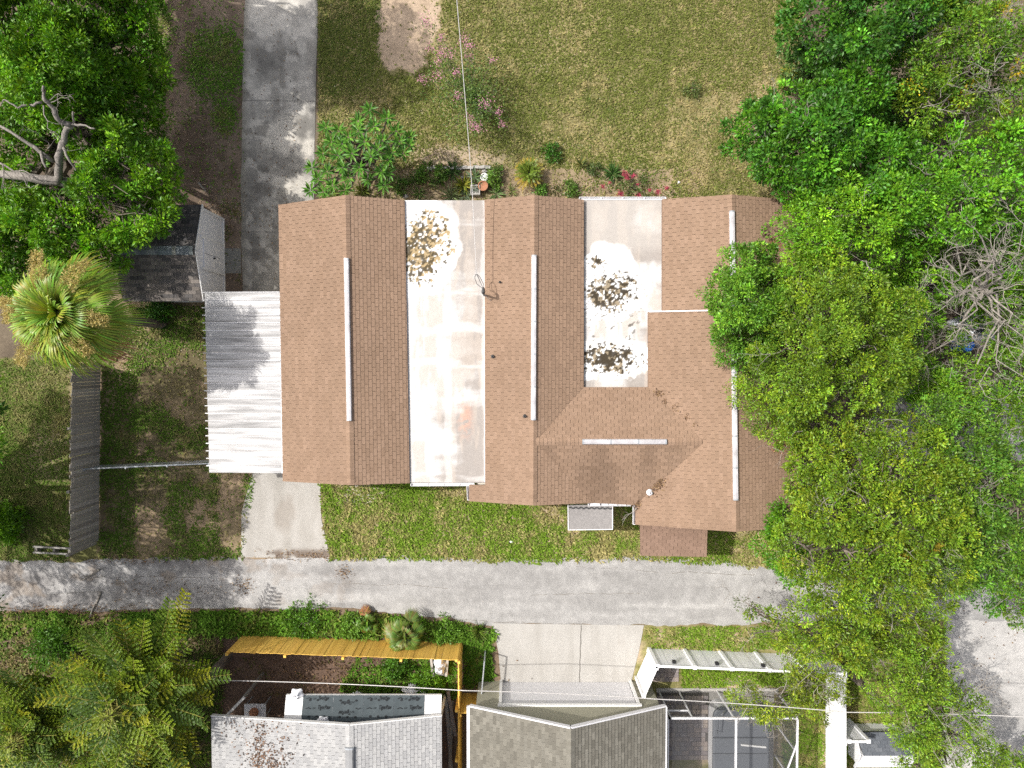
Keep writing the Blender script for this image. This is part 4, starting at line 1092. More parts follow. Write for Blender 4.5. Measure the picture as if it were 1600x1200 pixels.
m.box((xl, OLs.y, 0), (xl + .2, yw - .2, 2.5)); m.box((xr - .2, OLs.y, 0), (xr, yw - .2, 2.5))
m.build('wall', MT['khaki'], oh)
m = MB()
for i in range(4):
    z0 = .03 + i * (gh_ - .06) / 4; z1 = z0 + (gh_ - .06) / 4 - .012
    m.box((g0 + .06, yw - .12, z0), (g1 - .06, yw - .05, z1))
m.build('garage_door', MT['white_metal'], oh)
m = MB()
m.box((g0 - .06, yw + .002, 0), (g0 + .06, yw + .06, gh_)); m.box((g1 - .06, yw + .002, 0), (g1 + .06, yw + .06, gh_)); m.box((g0 - .10, yw + .002, gh_), (g1 + .10, yw + .075, gh_ + .14))
m.build('door_trim', MT['trim'], oh)
p = P(757, 1036, 0)
pp = thing('gate_rail', p, 'thin pale pipe rail fence running up to the olive-roofed garage corner', 'fence')
pa, pb = P(757, 1033, 1.2), P(752, 1090, 1.2)
m = MB(); m.tube([pa, pb], .03, 8); m.build('top_rail', MT['steel'], pp)
for t in (.02, .98):
    q = pa.lerp(pb, t); m = MB(); m.tube([(q.x, q.y, 0), (q.x, q.y, 1.17)], .03, 8); m.build('post', MT['steel'], pp)

# ------------------------------------------------------------------ screened patio
la = thing('screen_enclosure', P(1130, 1140, 0), 'white framed insect-screen enclosure over the paved patio', 'enclosure')
zt = 2.35
A0, A1_ = P(1044, 1121, zt), P(1246, 1123, zt); yF = (A0.y + A1_.y) / 2; xA, xB = A0.x, A1_.x; yE = yF - 4.2; xB2 = xB
bw = .055
def fbar(a, b, w=bw, nm='frame_bar'):
    m = MB(); m.bar(a, b, w, w); return m.build(nm, MT['white_metal'], la)
fbar((xA, yF, zt), (xB, yF, zt), .07); fbar((xB, yF - .04, zt), (xB, yE, zt), .07)
xm = P(1150, 1125, zt).x; fbar((xm, yF - .04, zt), (xm, yE, zt), .075)
xq = P(1213, 1125, zt).x
fbar((xB, yF - 1.0, zt - .0), (xq - .3, yE, zt), .05)
fbar((xA + .01, yF - .04, zt), (xA + .01, yE, zt), .045)
for xb in (1029, 1060, 1120):
    xx = P(xb, 1078, 0).x
    if xx < xA: xx = xA - .25 if xb == 1029 else xx
    fbar((xx, yF, .02), (xx, yF, zt - .04))
fbar((xB, yF, .02), (xB, yF, zt - .04), .07)
xd0, xd1 = P(1029, 1078, 0).x, P(1060, 1078, 0).x
if xd0 < xA: xd0 = xA - .25
for z in (.85, 1.75): fbar((xd0 + .03, yF, z), (xd1 - .03, yF, z))
fbar((xd0, yF, zt), (xA - .04, yF, zt), .07)
for yy in (yF - 1.4, yF - 2.8): fbar((xB, yy, .02), (xB, yy, zt - .04))
m = MB(); m.add([(xd0, yF + .004, .05), (xB, yF + .004, .05), (xB, yF + .004, zt - .04), (xd0, yF + .004, zt - .04)], [(0, 1, 2, 3)]); m.build('screen', MT['screen'], la)
m = MB(); m.add([(xA, yF, zt + .01), (xB, yF, zt + .01), (xB, yE, zt + .01), (xA, yE, zt + .01)], [(0, 3, 2, 1)]); m.build('screen', MT['screen'], la)
m = MB(); m.add([(xB - .004, yF, .05), (xB - .004, yE, .05), (xB - .004, yE, zt - .04), (xB - .004, yF, zt - .04)], [(0, 1, 2, 3)]); m.build('screen', MT['screen'], la)
m = MB(); m.box((xd0 - .1, yF - .05, 0), (xB + .1, yF + .12, .06)); m.build('kerb', MT['concrete'], la)
PV = [(.26, .22, .20), (.30, .25, .22), (.22, .19, .185), (.33, .28, .24), (.27, .24, .23)]
pmeshes = []
for w_, h_ in ((.30, .20), (.20, .20)):
    for c in PV:
        b = MB(); b.cur = c; g_ = .008; b.add([(g_, g_, .045), (w_ - g_, g_, .045), (w_ - g_, h_ - g_, .045), (g_, h_ - g_, .045), (0.003, .003, .0), (w_ - .003, .003, 0), (w_ - .003, h_ - .003, 0), (.003, h_ - .003, 0)], [(0, 1, 2, 3), (4, 5, 1, 0), (5, 6, 2, 1), (6, 7, 3, 2), (7, 4, 0, 3)])
        me = b.mesh('paver'); me.materials.append(MT['paver']); pmeshes.append((w_, me))
def pave(name, x0, x1, y0, y1):
    m = MB(); m.cur = (.10, .09, .08); m.box((x0, y0, 0), (x1, y1, .022)); base = m.build(name, MT['paver']); tag(base, kind='structure')
    y = y0; r = 0
    while y + .2 <= y1 + .01:
        x = x0; 
        while x < x1 - .15:
            w_, me = random.choice(pmeshes)
            if x + w_ > x1 + .02: w_, me = random.choice([q for q in pmeshes if q[0] == .20])
            if x + w_ > x1 + .05: break
            o = bpy.data.objects.new('paver', me); COL.objects.link(o); o.parent = base; o.location = (x, y, .006 + random.uniform(0, .003)); x += w_
        y += .2; r += 1
hx0, hx1 = P(1114, 1150, .9).x, P(1202, 1150, .9).x
pave('patio_paving', xA + .02, hx0 + .06, yF - 3.0, yF - .06)
q0, q1 = P(1020, 1070, 0), P(1062, 1020, 0); pave('path_paving', q0.x, q1.x - .05, q0.y + .15, q1.y)
m = MB(); m.box((hx0 + .07, yE, 0), (xB - .06, yF - .06, .018)); m.cur = (1, 1, 1); tag(m.build('patio_slab', MT['concrete']), kind='structure')
# spa with its folding cover
spa = thing('covered_spa', (0.5 * (hx0 + hx1), yF - 1.8, 0), 'grey covered swim spa inside the screened patio', 'spa')
ysp0, ysp1 = yF - 3.5, yF - .28
def rrect(x0, x1, y0, y1, r, n=5):
    pts = []
    for cx, cy, a0 in ((x1 - r, y1 - r, 0), (x0 + r, y1 - r, 90), (x0 + r, y0 + r, 180), (x1 - r, y0 + r, 270)):
        for k in range(n + 1): t = math.radians(a0 + 90 * k / n); pts.append((cx + r * math.cos(t), cy + r * math.sin(t)))
    return pts
m = MB(); m.prism([(x, y, .80) for x, y in rrect(hx0 + .05, hx1 - .05, ysp0 + .05, ysp1 - .05, .38)], .78); m.build('shell', MT['siding'], spa)
cuts = [ysp1, ysp1 - 1.28, ysp1 - 1.95, ysp0]
for k in range(3):
    yt, yb2 = cuts[k] - .012, cuts[k + 1] + .012
    pts = [q for q in clip_rect(rrect(hx0, hx1, ysp0, ysp1, .42, 8), -99, 99, yb2, yt)]
    cx = sum(q[0] for q in pts) / len(pts); cy = sum(q[1] for q in pts) / len(pts)
    m = MB(); n = len(pts)
    m.prism([(x, y, .90) for x, y in pts], .09)
    top = [(cx + (x - cx) * .94, cy + (y - cy) * .94, .935) for x, y in pts]
    m.add([(x, y, .902) for x, y in pts] + top, [tuple(range(n, 2 * n))] + [(i, (i + 1) % n, (i + 1) % n + n, i + n) for i in range(n)])
    m.build('cover_panel', MT['vinylcover'], spa)
m = MB(); hx = hx0 + .12; m.tube([(hx, ysp1 - .95, .9), (hx, ysp1 - .95, 1.25), (hx + .03, ysp1 - .2, 1.30), (hx + .15, ysp1 - .08, 1.28), (hx + .3, ysp1 - .07, 1.1)], .022, 8); m.build('handrail', MT['chrome'], spa)
m = MB(); m.bar((hx0 + 1.15, ysp1 - 1.55, .97), (hx1 - .15, ysp1 - 1.65, .97), .07, .05); m.build('cover_strap', MT['trim'], spa)

# slate-grey shed by the street
ss = thing('low_hut', P(1365, 1165, 0), 'low hut with slate-grey roof beside the white fence', 'hut')
z0_, z1_ = .95, 1.40
a, b = P(1337, 1144, z0_), P(1420, 1146, z0_); b.y = a.y; ra = P(1354, 1181, z1_); rb = Vector((b.x + .1, ra.y, z1_)); ra.x = a.x + .12
c_, d_ = Vector((ra.x - .12, 2 * ra.y - a.y, z0_)), Vector((rb.x, 2 * ra.y - a.y, z0_))
SL = [(.115, .125, .14), (.135, .145, .16), (.10, .11, .125)]
sl = deck(ss, 'roof_slope', [a, b, rb, ra], MT['deck_dark'], .02, .06); mb = MB(); lay_shingles(mb, [a, b, rb, ra], SL, seed=41); tag(mb.build('shingles', MT['shingle'], sl), kind='stuff')
deck(ss, 'roof_slope', [ra, rb, d_, c_], MT['white_metal'], .0, .06)['label'] = 'white metal slope'
m = MB(); m.box((a.x + .12, c_.y + .1, 0), (b.x - .1, a.y - .1, z0_ - .1)); m.add([(a.x + .1, a.y - .05, z0_ - .1), (a.x + .1, c_.y + .05, z0_ - .1), (a.x + .1, ra.y, z1_ - .1), (a.x + .16, a.y - .05, z0_ - .1), (a.x + .16, c_.y + .05, z0_ - .1), (a.x + .16, ra.y, z1_ - .1)], [(0, 1, 2), (5, 4, 3), (0, 2, 5, 3), (1, 4, 5, 2)]); m.build('wall', MT['vinyl'], ss)
m = MB(); m.bar(a + Vector((-.02, 0, -.02)), ra + Vector((-.14, 0, -.02)), .05, .10); m.bar(ra + Vector((-.14, 0, -.02)), c_ + Vector((-.02, 0, -.02)), .05, .10); m.build('bargeboard', MT['white_metal'], ss)

# ------------------------------------------------------------------ poles, wires, service mast
mast = thing('service_mast', S2(758, 461), 'dark service mast with drip loops on the brown middle gable', 'mast')
b0 = S2(758.5, 461) + Vector((-.05, 0, -.1)); tp = b0 + Vector((0, 0, .85))
m = MB(); m.tube([b0, tp], .038, 8); m.build('conduit', MT['dark_cable'], mast)
m = MB(); m.tube([tp, tp + Vector((0, .04, .07)), tp + Vector((0, .14, .06)), tp + Vector((0, .19, -.02))], [.06, .07, .06, .04], 8); m.build('weatherhead', MT['dark_cable'], mast)
att = P(744.5, 427, 3.75)
for k, (dx, dz) in enumerate(((-.16, -.12), (.0, -.22), (.08, -.05))):
    m = MB(); h0 = tp + Vector((.0, .17, .0)); m.tube([h0, h0.lerp(att, .3) + Vector((dx, 0, dz)), h0.lerp(att, .7) + Vector((dx * .9, 0, dz * .8)), att + Vector((dx * .2, -.03, 0))], .011, 5); m.build('drip_loop', MT['dark_cable'], mast)
m = MB(); m.tube([b0 + Vector((.3, -.25, .1)), tp + Vector((0, 0, -.2))], .012, 5); m.build('guy_rod', MT['steel'], mast)
def wire(name, pts, r, mat, label, n=24):
    m = MB(); out = []
    for k in range(len(pts) - 1):
        a, b = Vector(pts[k]), Vector(pts[k + 1]); sag = (b - a).length * .012
        for i in range(n + (k == len(pts) - 2)):
            t = i / n; q = a.lerp(b, t); q.z -= sag * 4 * t * (1 - t); out.append(q)
    m.tube(out, r, 5); return tag(m.build(name, mat, loc=pts[0]), label, 'wire')
wire('service_wire', [att, P(738, 300, 4.0), P(729, 180, 4.9), P(712, -20, 6.4), P(705, -120, 6.9)], .014, MT['cable'], 'pale overhead service wire crossing the front lawn to the roof mast')
up = P(328, 1056, 1.9)
pole = thing('wooden_post', (up.x, up.y, 0), 'weathered wooden post top poking out of the feathery conifer', 'pole')
m = MB(); m.tube([(up.x, up.y, 0), (up.x, up.y, 1.9)], [.2, .19], 12); m.build('shaft', MT['bark'], pole)
m = MB(); m.cur = (.35, .33, .31)
for q in ((.1, -.15), (.0, -.22), (-.1, -.16)): m.tube([(up.x + q[0], up.y + q[1], 1.6), (up.x + q[0], up.y + q[1], 1.92)], [.05, .035], 8)
m.build('insulator', MT['siding'], pole)
p2 = P(1316, 1041, 0)
pole2 = thing('utility_pole', p2, 'brown utility pole rising between white fence and street tree', 'pole')
m = MB(); m.tube([p2, p2 + Vector((0, 0, 4.0))], [.16, .14], 12); m.build('shaft', MT['bark'], pole2)
m = MB(); m.tube([p2 + Vector((-.0, -.17, 2.4)), p2 + Vector((.0, -.17, 2.5))], .08, 8); m.build('band', MT['steel'], pole2)
w1_ = P(335, 1063, 2.0)
wire('overhead_wire', [w1_, P(725, 1079, 5.2), P(1020, 1092, 5.1), P(1325, 1113, 5.2), P(1620, 1121, 5.6)], .017, MT['cable'], 'pale overhead wire spanning the southern back yards')

# ------------------------------------------------------------------ plants
def nrm(a): return a / np.maximum(np.linalg.norm(a, axis=-1, keepdims=True), 1e-9)
def leaf_mesh(name, pos, axis_, up, L, W, C, fold=.18, droop=.0):
    """pointed leaves: six corners, folded along the midrib"""
    axis_ = nrm(axis_); side = nrm(np.cross(axis_, up)); nn = np.cross(side, axis_)
    L = L[:, None]; W = W[:, None]
    b = pos; t = pos + axis_ * L - nn * L * droop
    m = pos + axis_ * L * .5 - nn * L * droop * .25
    l = m + side * W * .5 + nn * W * fold; r = m - side * W * .5 + nn * W * fold
    V = np.stack([b, r, t, l], 1).reshape(-1, 3); n = len(pos); k = np.arange(n)[:, None] * 4
    tri = np.concatenate([k + np.array([[0, 1, 2]]), k + np.array([[0, 2, 3]])], 1).reshape(-1, 3)
    return np_mesh(name, V, tri, 3, np.repeat(C, 4, 0))
def add_np(name, me, mat, parent, label=None):
    me.materials.append(mat); o = bpy.data.objects.new(name, me); COL.objects.link(o); o.parent = parent; WL[o.name] = wloc(parent).copy()
    if label: o['label'] = label
    return o
def limb_path(a, b, n=5, wob=.12, sag=.0, R=random):
    a = Vector(a); b = Vector(b); L = (b - a).length; out = []
    for k in range(n + 1):
        t = k / n; q = a.lerp(b, t)
        if 0 < k < n: q += Vector((R.uniform(-1, 1), R.uniform(-1, 1), R.uniform(-.6, .6))) * L * wob * .5
        q.z += sag * L * math.sin(t * math.pi); out.append(q)
    return out
def tree(name, label, base, lobes, cols, seed, clusters=90, per=26, ll=.13, lw=.062, spread=.30, yellow=0.0, bare=0, cat='tree', trunk_r=.16, group=None, inner=.35, accent=(.55, .45, .02), droop=.1, dens=1.0, clump=.85, gaps=.31):
    """lobes: (px, py, z, radius in px) as seen; every lobe carries twig-end leaf clusters"""
    r = np.random.default_rng(seed); R = random.Random(seed)
    B = P(*base, 0) if not isinstance(base, Vector) else base
    root = thing(name, B, label, cat, group)
    LB = np.array([[*P(x, y, z), rp * (H - z) / F] for x, y, z, rp in lobes])
    w = LB[:, 3] ** 2; cnt = np.maximum(8, 2.2 * clusters * dens * w / .55).astype(int)       # clusters per lobe follows its area
    CP = []; CD = []
    for (x, y, z, rad), n in zip(LB, cnt):
        d = nrm(r.normal(size=(n, 3))); d[:, 2] = np.abs(d[:, 2]) * r.choice([1, 1, 1, 1, -1], n)
        q = rad * (1 - inner * r.random(n) ** 2.2) * (1 + .16 * (fbm(d[:, 0] * 2 + x, d[:, 1] * 2 + y, .8, seed % 90 + 3, 3) - .5) * 2)
        CP.append(np.array([x, y, z]) + d * q[:, None] * np.array([1, 1, .72])); CD.append(nrm(d + np.array([0, 0, .7])))
    CP = np.concatenate(CP); CD = np.concatenate(CD)
    g1 = fbm(CP[:, 0], CP[:, 1], clump, seed % 97 + 400, 2); g2 = fbm(CP[:, 0], CP[:, 1], clump * 2.6, seed % 89 + 500, 2)
    spread = spread * 1.2
    CP[:, 2] += np.clip((g1 - .5) * 3.4, -1.3, .6) + (g2 - .5) * 1.6
    cell = spread * 1.25
    key = np.floor(CP / np.array([cell, cell, cell * .8])).astype(np.int64); key = (key[:, 0] * 73856093) ^ (key[:, 1] * 19349663) ^ (key[:, 2] * 83492791)
    _, first = np.unique(key, return_index=True)
    keep = np.zeros(len(CP), bool); keep[first] = True
    keep &= (g1 * .6 + g2 * .4 + r.normal(0, .05, len(CP))) > gaps                         # holes in the crown
    CP = CP[keep]; CD = CD[keep]
    CP[:, 2] = np.maximum(CP[:, 2], .25)
    nC = len(CP)
    cb = np.array(cols)[r.integers(0, len(cols), nC)] * np.exp(r.normal(0, .28, nC))[:, None]
    ye = r.random(nC) < yellow; cb[ye] = np.array(accent) * r.uniform(.6, 1.1, ye.sum())[:, None]
    m = int(per * 1.9); n = nC * m
    ld = nrm(np.repeat(CD, m, 0) * .75 + nrm(r.normal(size=(n, 3))))
    sp = spread * r.uniform(.55, 1.15, nC)
    pos = np.repeat(CP, m, 0) + ld * (np.repeat(sp, m) * r.random(n) ** .5)[:, None] * np.array([1, 1, .8])
    up = nrm(np.repeat(CD, m, 0) + r.normal(size=(n, 3)) * .7)
    C = np.repeat(cb, m, 0) * r.uniform(.72, 1.3, n)[:, None]; C[:, 0] *= r.uniform(.8, 1.25, n)
    lsz = np.repeat(r.uniform(.75, 1.2, nC), m)
    L = .9 * ll * lsz * r.uniform(.6, 1.3, n); W = .92 * lw * lsz * r.uniform(.7, 1.3, n)
    add_np('crown', leaf_mesh('crown', pos - np.array(B), ld, up, L, W, C, droop=droop), MT['leaf'], root)
    # trunk, limbs, twigs
    ctr = Vector(LB[:, :3].mean(0)); zf = max(.5, min(ctr.z * .45, 3.0))
    fork = B.lerp(Vector((ctr.x, ctr.y, zf)), .35); fork.z = zf
    t = MB(); t.tube(limb_path(B, fork, 4, .06, R=R), [trunk_r * 1.25, trunk_r * 1.05, trunk_r, trunk_r * .95, trunk_r * .9], 9); t.build('trunk', MT['bark'], root, smooth=True)
    for x, y, z, rad in LB:
        e = Vector((x, y, z)); t = MB(); pth = limb_path(fork, e, 5, .14, .06, R)
        t.tube(pth, [trunk_r * .62 * (1 - .75 * k / 5) for k in range(6)], 6)
        for k in range(int(6 + rad * 5)):
            d = Vector((R.gauss(0, 1), R.gauss(0, 1), R.gauss(.4, .7))).normalized(); s = pth[R.randint(2, 5)]
            t.tube(limb_path(s, e + Vector((d.x * rad, d.y * rad, d.z * rad * .7)) * R.uniform(.6, .97), 4, .2, 0, R), [trunk_r * .17, trunk_r * .12, trunk_r * .09, trunk_r * .06, trunk_r * .03], 4, cap=False)
        t.build('limb', MT['bark'], root)
    if bare:
        for k in range(bare):
            t = MB()
            x, y, z, rad = LB[R.randint(0, len(LB) - 1)]
            a = Vector((x, y, z)) + Vector((R.uniform(-.6, .6) * rad, R.uniform(-.6, .6) * rad, rad * .55)); dirv = Vector((R.gauss(0, 1), R.gauss(0, 1), R.uniform(.0, .4))).normalized()
            twig(t, a, dirv, R.uniform(.5, 1.1), .014, 2, R)
            t.build('bare_twig', MT['deadwood'], root)
    return root
def twig(t, a, d, L, r, depth, R, n=4, bend=.3):
    pts = [Vector(a)]; d = Vector(d)
    for k in range(n):
        d = (d + Vector((R.gauss(0, bend), R.gauss(0, bend), R.gauss(0, bend * .6)))).normalized(); pts.append(pts[-1] + d * L / n)
    t.tube(pts, [r * (1 - .7 * k / n) for k in range(n + 1)], 5 if r > .03 else 4, cap=False)
    if depth > 0:
        for k in range(R.randint(2, 4)):
            i = R.randint(1, n); s = Vector((R.gauss(0, 1), R.gauss(0, 1), R.gauss(.1, .5))).normalized()
            twig(t, pts[i], (d * .75 + s * .75).normalized(), L * R.uniform(.45, .75), r * .55, depth - 1, R, n, bend)

G_BRT = [(0.1232, 0.2878, 0.0115), (0.0998, 0.2449, 0.0134), (0.1525, 0.3183, 0.0134), (0.0822, 0.2081, 0.0134)]
G_MID = [(0.0729, 0.2106, 0.0134), (0.056, 0.1712, 0.0154), (0.0896, 0.2436, 0.0134), (0.0505, 0.1515, 0.0173)]
G_DRK = [(0.049, 0.144, 0.0173), (0.0381, 0.1189, 0.0173), (0.0653, 0.1752, 0.0173)]
G_OLV = [(0.153, 0.2581, 0.0156), (0.1304, 0.2316, 0.0173), (0.1813, 0.2845, 0.0156), (0.1133, 0.2052, 0.0207)]
G_ORG = [(0.1497, 0.2431, 0.0139), (0.1785, 0.2496, 0.0156), (0.1255, 0.2234, 0.0173)]

MT['limb'] = M('grey_bark', (0.20, 0.18, 0.16), 0.5, 14, 0.95, 0.8, 30)
# big tree in the north-west corner
tree('broad_tree', 'big bright green tree with bare grey limbs beside the shed', (128, 250), [
    (30, 40, 5.4, 60), (95, 75, 5.8, 58), (150, 100, 4.8, 60), (190, 60, 4.4, 50), (60, 140, 5.6, 50), (185, 150, 3.9, 54), (15, 120, 5.0, 46), (215, 195, 3.2, 40),
    (150, 205, 4.4, 44), (195, 255, 4.8, 60), (235, 275, 4.2, 38), (165, 310, 5.2, 60), (215, 340, 4.8, 46), (100, 345, 5.0, 56), (40, 350, 5.0, 54), (20, 215, 3.6, 42), (20, 295, 4.0, 38), (130, 390, 4.2, 48), (40, 420, 4.0, 46), (130, 15, 5.4, 52), (75, 0, 5.6, 48), (200, 5, 4.4, 44), (215, 100, 4.0, 38), (0, 10, 5.4, 40), (0, 390, 4.6, 40)],
    G_BRT, 101, clusters=46, per=30, ll=.17, lw=.075, spread=.27, trunk_r=.34, inner=.45)
tree('tall_tree', 'tall tree beyond the north-west corner shading the driveway', Vector((-16.6, 17.0, 0)), [(-190, -200, 8.0, 76), (-120, -240, 8.2, 76), (-50, -205, 8.0, 70), (-160, -110, 7.6, 66), (-80, -110, 7.4, 60), (-230, -110, 7.6, 66), (-240, -20, 7.4, 60), 
    (20, -170, 8.2, 70), (90, -190, 8.6, 76), (160, -180, 8.4, 70), (120, -260, 8.6, 80), (50, -250, 8.2, 70), (190, -250, 8.2, 60), (215, -150, 7.0, 50), (130, -130, 7.2, 52), (225, -70, 4.6, 46), (170, -40, 4.6, 40)], G_MID + G_BRT[:1], 102, 30, 28, .18, .08, .32, trunk_r=.3, gaps=.34)
# its dead grey limbs lie open to the sky
dl = thing('bare_limb', P(112, 285, 0), 'thick bare grey limb forking through the bright green tree', 'limb')
Z = 7.2
def px_path(pts):
    q = [P(x, y, z - 1.3) for x, y, z in pts]; out = [q[0]]; R = random.Random(len(pts) * 7 + int(pts[0][0]))
    for a_, b_ in zip(q[:-1], q[1:]):
        for k in (1, 2, 3):
            w_ = a_.lerp(b_, k / 3)
            if k < 3: w_ = w_ + Vector((R.gauss(0, .035), R.gauss(0, .035), R.gauss(0, .03)))
            out.append(w_)
    return out
def px_rad(rad):
    R = random.Random(int(rad[0] * 999)); out = [rad[0] * .72]
    for a_, b_ in zip(rad[:-1], rad[1:]):
        for k in (1, 2, 3): out.append((a_ + (b_ - a_) * k / 3) * .72 * R.uniform(.88, 1.15))
    return out
m = MB()
m.tube(px_path([(0, 272, 6.2), (60, 280, 6.4), (100, 285, 6.2), (140, 290, 5.6)]), px_rad([.20, .22, .24, .2]), 9); m.tube(px_path([(90, 285, 6.3), (93, 255, 6.8), (97, 225, 7.2), (105, 200, 7.5), (113, 195, 7.6)]), px_rad([.2, .17, .15, .13, .12]), 8)
m.tube(px_path([(113, 195, 7.6), (95, 190, 7.9), (85, 172, 8.2), (75, 160, 8.4), (68, 150, 8.5), (68, 134, 8.7)]), px_rad([.12, .11, .1, .085, .07, .05]), 7)
m.tube(px_path([(0, 197, 7.4), (35, 218, 7.3), (62, 237, 7.1), (84, 252, 6.8)]), px_rad([.055, .075, .09, .1]), 7); m.tube(px_path([(64, 237, 7.1), (72, 262, 7.3)]), px_rad([.07, .05]), 6)
m.tube(px_path([(66, 160, 8.3), (48, 164, 8.3), (28, 169, 8.4), (8, 156, 8.5), (0, 163, 8.5)]), px_rad([.06, .05, .04, .03, .02]), 6); m.tube(px_path([(113, 195, 7.6), (125, 195, 7.8), (148, 201, 8.0)]), px_rad([.06, .05, .03]), 6); m.tube(px_path([(114, 195, 7.6), (114, 175, 8.1)]), px_rad([.055, .04]), 6)
m.tube(px_path([(0, 255, 7.0), (22, 268, 7.1), (38, 267, 7.2), (57, 278, 7.3)]), px_rad([.045, .04, .03, .015]), 5); m.tube(px_path([(98, 230, 7.3), (108, 250, 7.4), (120, 272, 7.0)]), px_rad([.06, .05, .03]), 6)
for a, d_, L in (((75, 158, 8.4), (.7, .8, .3), .7), ((80, 160, 8.4), (1, .3, .3), .6), ((68, 165, 8.4), (0, -1, .1), 1.2), ((75, 232, 7.3), (1, .3, .2), .8), ((30, 268, 7.2), (.5, -1, 0), .7), ((5, 258, 7.1), (.3, -1, .2), .9)):
    twig(m, P(a[0], a[1], a[2] - 1.3), d_, L, .022, 2, random.Random(int(L * 100 + a[0])))
m.build('branch', MT['limb'], dl, smooth=True)

# sabal palm
def fan_leaf(V, Fc, C, base, d, up, R, rad, nseg, col, droop, spread=2.5):
    d = d.normalized(); side = d.cross(up).normalized(); up = side.cross(d).normalized()
    for k in range(nseg):
        a = (k / (nseg - 1) - .5) * spread; ln = rad * (1 - .28 * abs(a) / (spread / 2)) * R.uniform(.88, 1.08)
        dr = (d * math.cos(a) + side * math.sin(a)); w = side * math.cos(a) - d * math.sin(a); wid = .032 * R.uniform(.8, 1.2)
        c = tuple(x * R.uniform(.75, 1.25) for x in col)
        p1 = base + dr * ln * .5 + up * .04; p2 = base + dr * ln * .82 - Vector((0, 0, 1)) * droop * ln * .25; p3 = base + dr * ln - Vector((0, 0, 1)) * droop * ln * R.uniform(.6, 1.1)
        b = len(V)
        V += [base - w * .008, base + w * .008, p1 + w * wid * .9, p1 - w * wid * .9 + up * .02, p2 + w * wid * .7, p2 - w * wid * .7, p3]
        Fc += [(b, b + 1, b + 2), (b, b + 2, b + 3), (b + 3, b + 2, b + 4), (b + 3, b + 4, b + 5), (b + 5, b + 4, b + 6)]
        C += [c] * 7
def tri_mesh(name, V, Fc, C, off):
    return np_mesh(name, np.array([tuple(v - off) for v in V]), np.array(Fc), 3, np.array(C))
def fan_palm(name, label, top, crown_r, n_leaf, seed, green, dead=8, flowers=8, trunk_r=.17, nseg=26):
    R = random.Random(seed); base = Vector((top.x, top.y, 0)); root = thing(name, base, label, 'palm')
    if top.z > .8:
        t = MB(); k = 14
        for i in range(k):
            z = top.z * i / k; t.tube([(top.x, top.y, z), (top.x, top.y, z + top.z / k + .02)], [trunk_r * 1.08, trunk_r * .95], 10)
        t.build('trunk', MT['bark'], root)
    ga = 2.39996
    for i in range(n_leaf):
        f = i / n_leaf; el = math.radians(78 - 92 * f ** .85); az = i * ga + R.uniform(-.2, .2)
        d = Vector((math.cos(az) * math.cos(el), math.sin(az) * math.cos(el), math.sin(el)))
        pl = crown_r * (.10 + .48 * f) * R.uniform(.9, 1.1); rad = crown_r * .56 * R.uniform(.9, 1.1)
        hub = top + d * pl; hub.z -= .15 * pl * f
        V, Fc, C = [], [], []
        isd = f > 1 - dead / n_leaf
        col = R.choice(green) if not isd else R.choice([(.34, .20, .075), (.28, .22, .05), (.30, .17, .07)])
        dd = (d + Vector((0, 0, -.35 * f - (.3 if isd else 0)))).normalized(); upv = Vector((-math.cos(az) * math.sin(el), -math.sin(az) * math.sin(el), math.cos(el)))
        fan_leaf(V, Fc, C, hub, dd, upv, R, rad, nseg, col, .25 + .45 * f)
        # petiole
        s = d.cross(Vector((0, 0, 1))).normalized() * .018; b = len(V)
        V += [top + s, top - s, hub - s * .6, hub + s * .6]; Fc += [(b, b + 1, b + 2), (b, b + 2, b + 3)]; C += [(.16, .22, .04)] * 4
        add_np('frond', tri_mesh('frond', V, Fc, C, base), MT['leaf'], root)
    r = np.random.default_rng(seed)
    for i in range(flowers):
        az = i * 2 * math.pi / flowers + R.uniform(-.35, .35); n = 1500; L = crown_r * R.uniform(.62, .95)
        t = r.random(n) ** .8; ax = np.array([math.cos(az), math.sin(az), 0.0]); q = np.array([-math.sin(az), math.cos(az), 0])
        # side sprays off an arching stalk
        k = r.integers(0, 14, n); tk = .35 + k / 14 * .65; sd = r.choice([-1, 1], n); sl = (.34 * (1.25 - tk) + .07) * r.random(n) ** .7
        pos = np.array(top)[None] + ax * (tk * L + sl * .5)[:, None] + q * (sd * sl * .8)[:, None]; pos[:, 2] += .50 * np.sin(tk * 2.4) * L * .8 - .06 * tk * L + r.normal(0, .06, n)
        pos += r.normal(0, .035, (n, 3))
        C = np.array([[.56, .46, .16], [.50, .41, .13], [.62, .52, .22]])[r.integers(0, 3, n)] * r.uniform(.6, 1.2, n)[:, None]
        add_np('flower_stalk', leaf_mesh('flower_stalk', pos - np.array(base), r.normal(size=(n, 3)), r.normal(size=(n, 3)), r.uniform(.05, .10, n), r.uniform(.018, .03, n), C), MT['petal'], root)
    return root
PALM_G = [(.20, .30, .03), (.24, .33, .04), (.165, .265, .034), (.28, .34, .05)]
fan_palm('fan_palm', 'tall fan palm with tan flower stalks above the grey board fence', P(97, 490, 6.7), 2.2, 40, 5, PALM_G, dead=2, flowers=7, nseg=30)
fan_palm('palmetto', 'small palmetto growing over the orange-yellow fence', P(632, 992, 1.0), 1.05, 13, 6, [(.13, .19, .035), (.11, .17, .03), (.16, .19, .05)], dead=2, flowers=0, trunk_r=.1, nseg=20)
fan_palm('palmetto', 'bright young palmetto at the bushy east lawn edge', P(1234, 126, .5), .75, 7, 8, [(.20, .24, .03), (.16, .22, .03)], dead=1, flowers=0, trunk_r=.08, nseg=16)
fan_palm('palmetto', 'low palmetto clump with a tan frond near the alley weeds', P(574, 972, .4), .7, 8, 9, [(.13, .22, .03), (.11, .19, .03)], dead=3, flowers=0, trunk_r=.08, nseg=16)

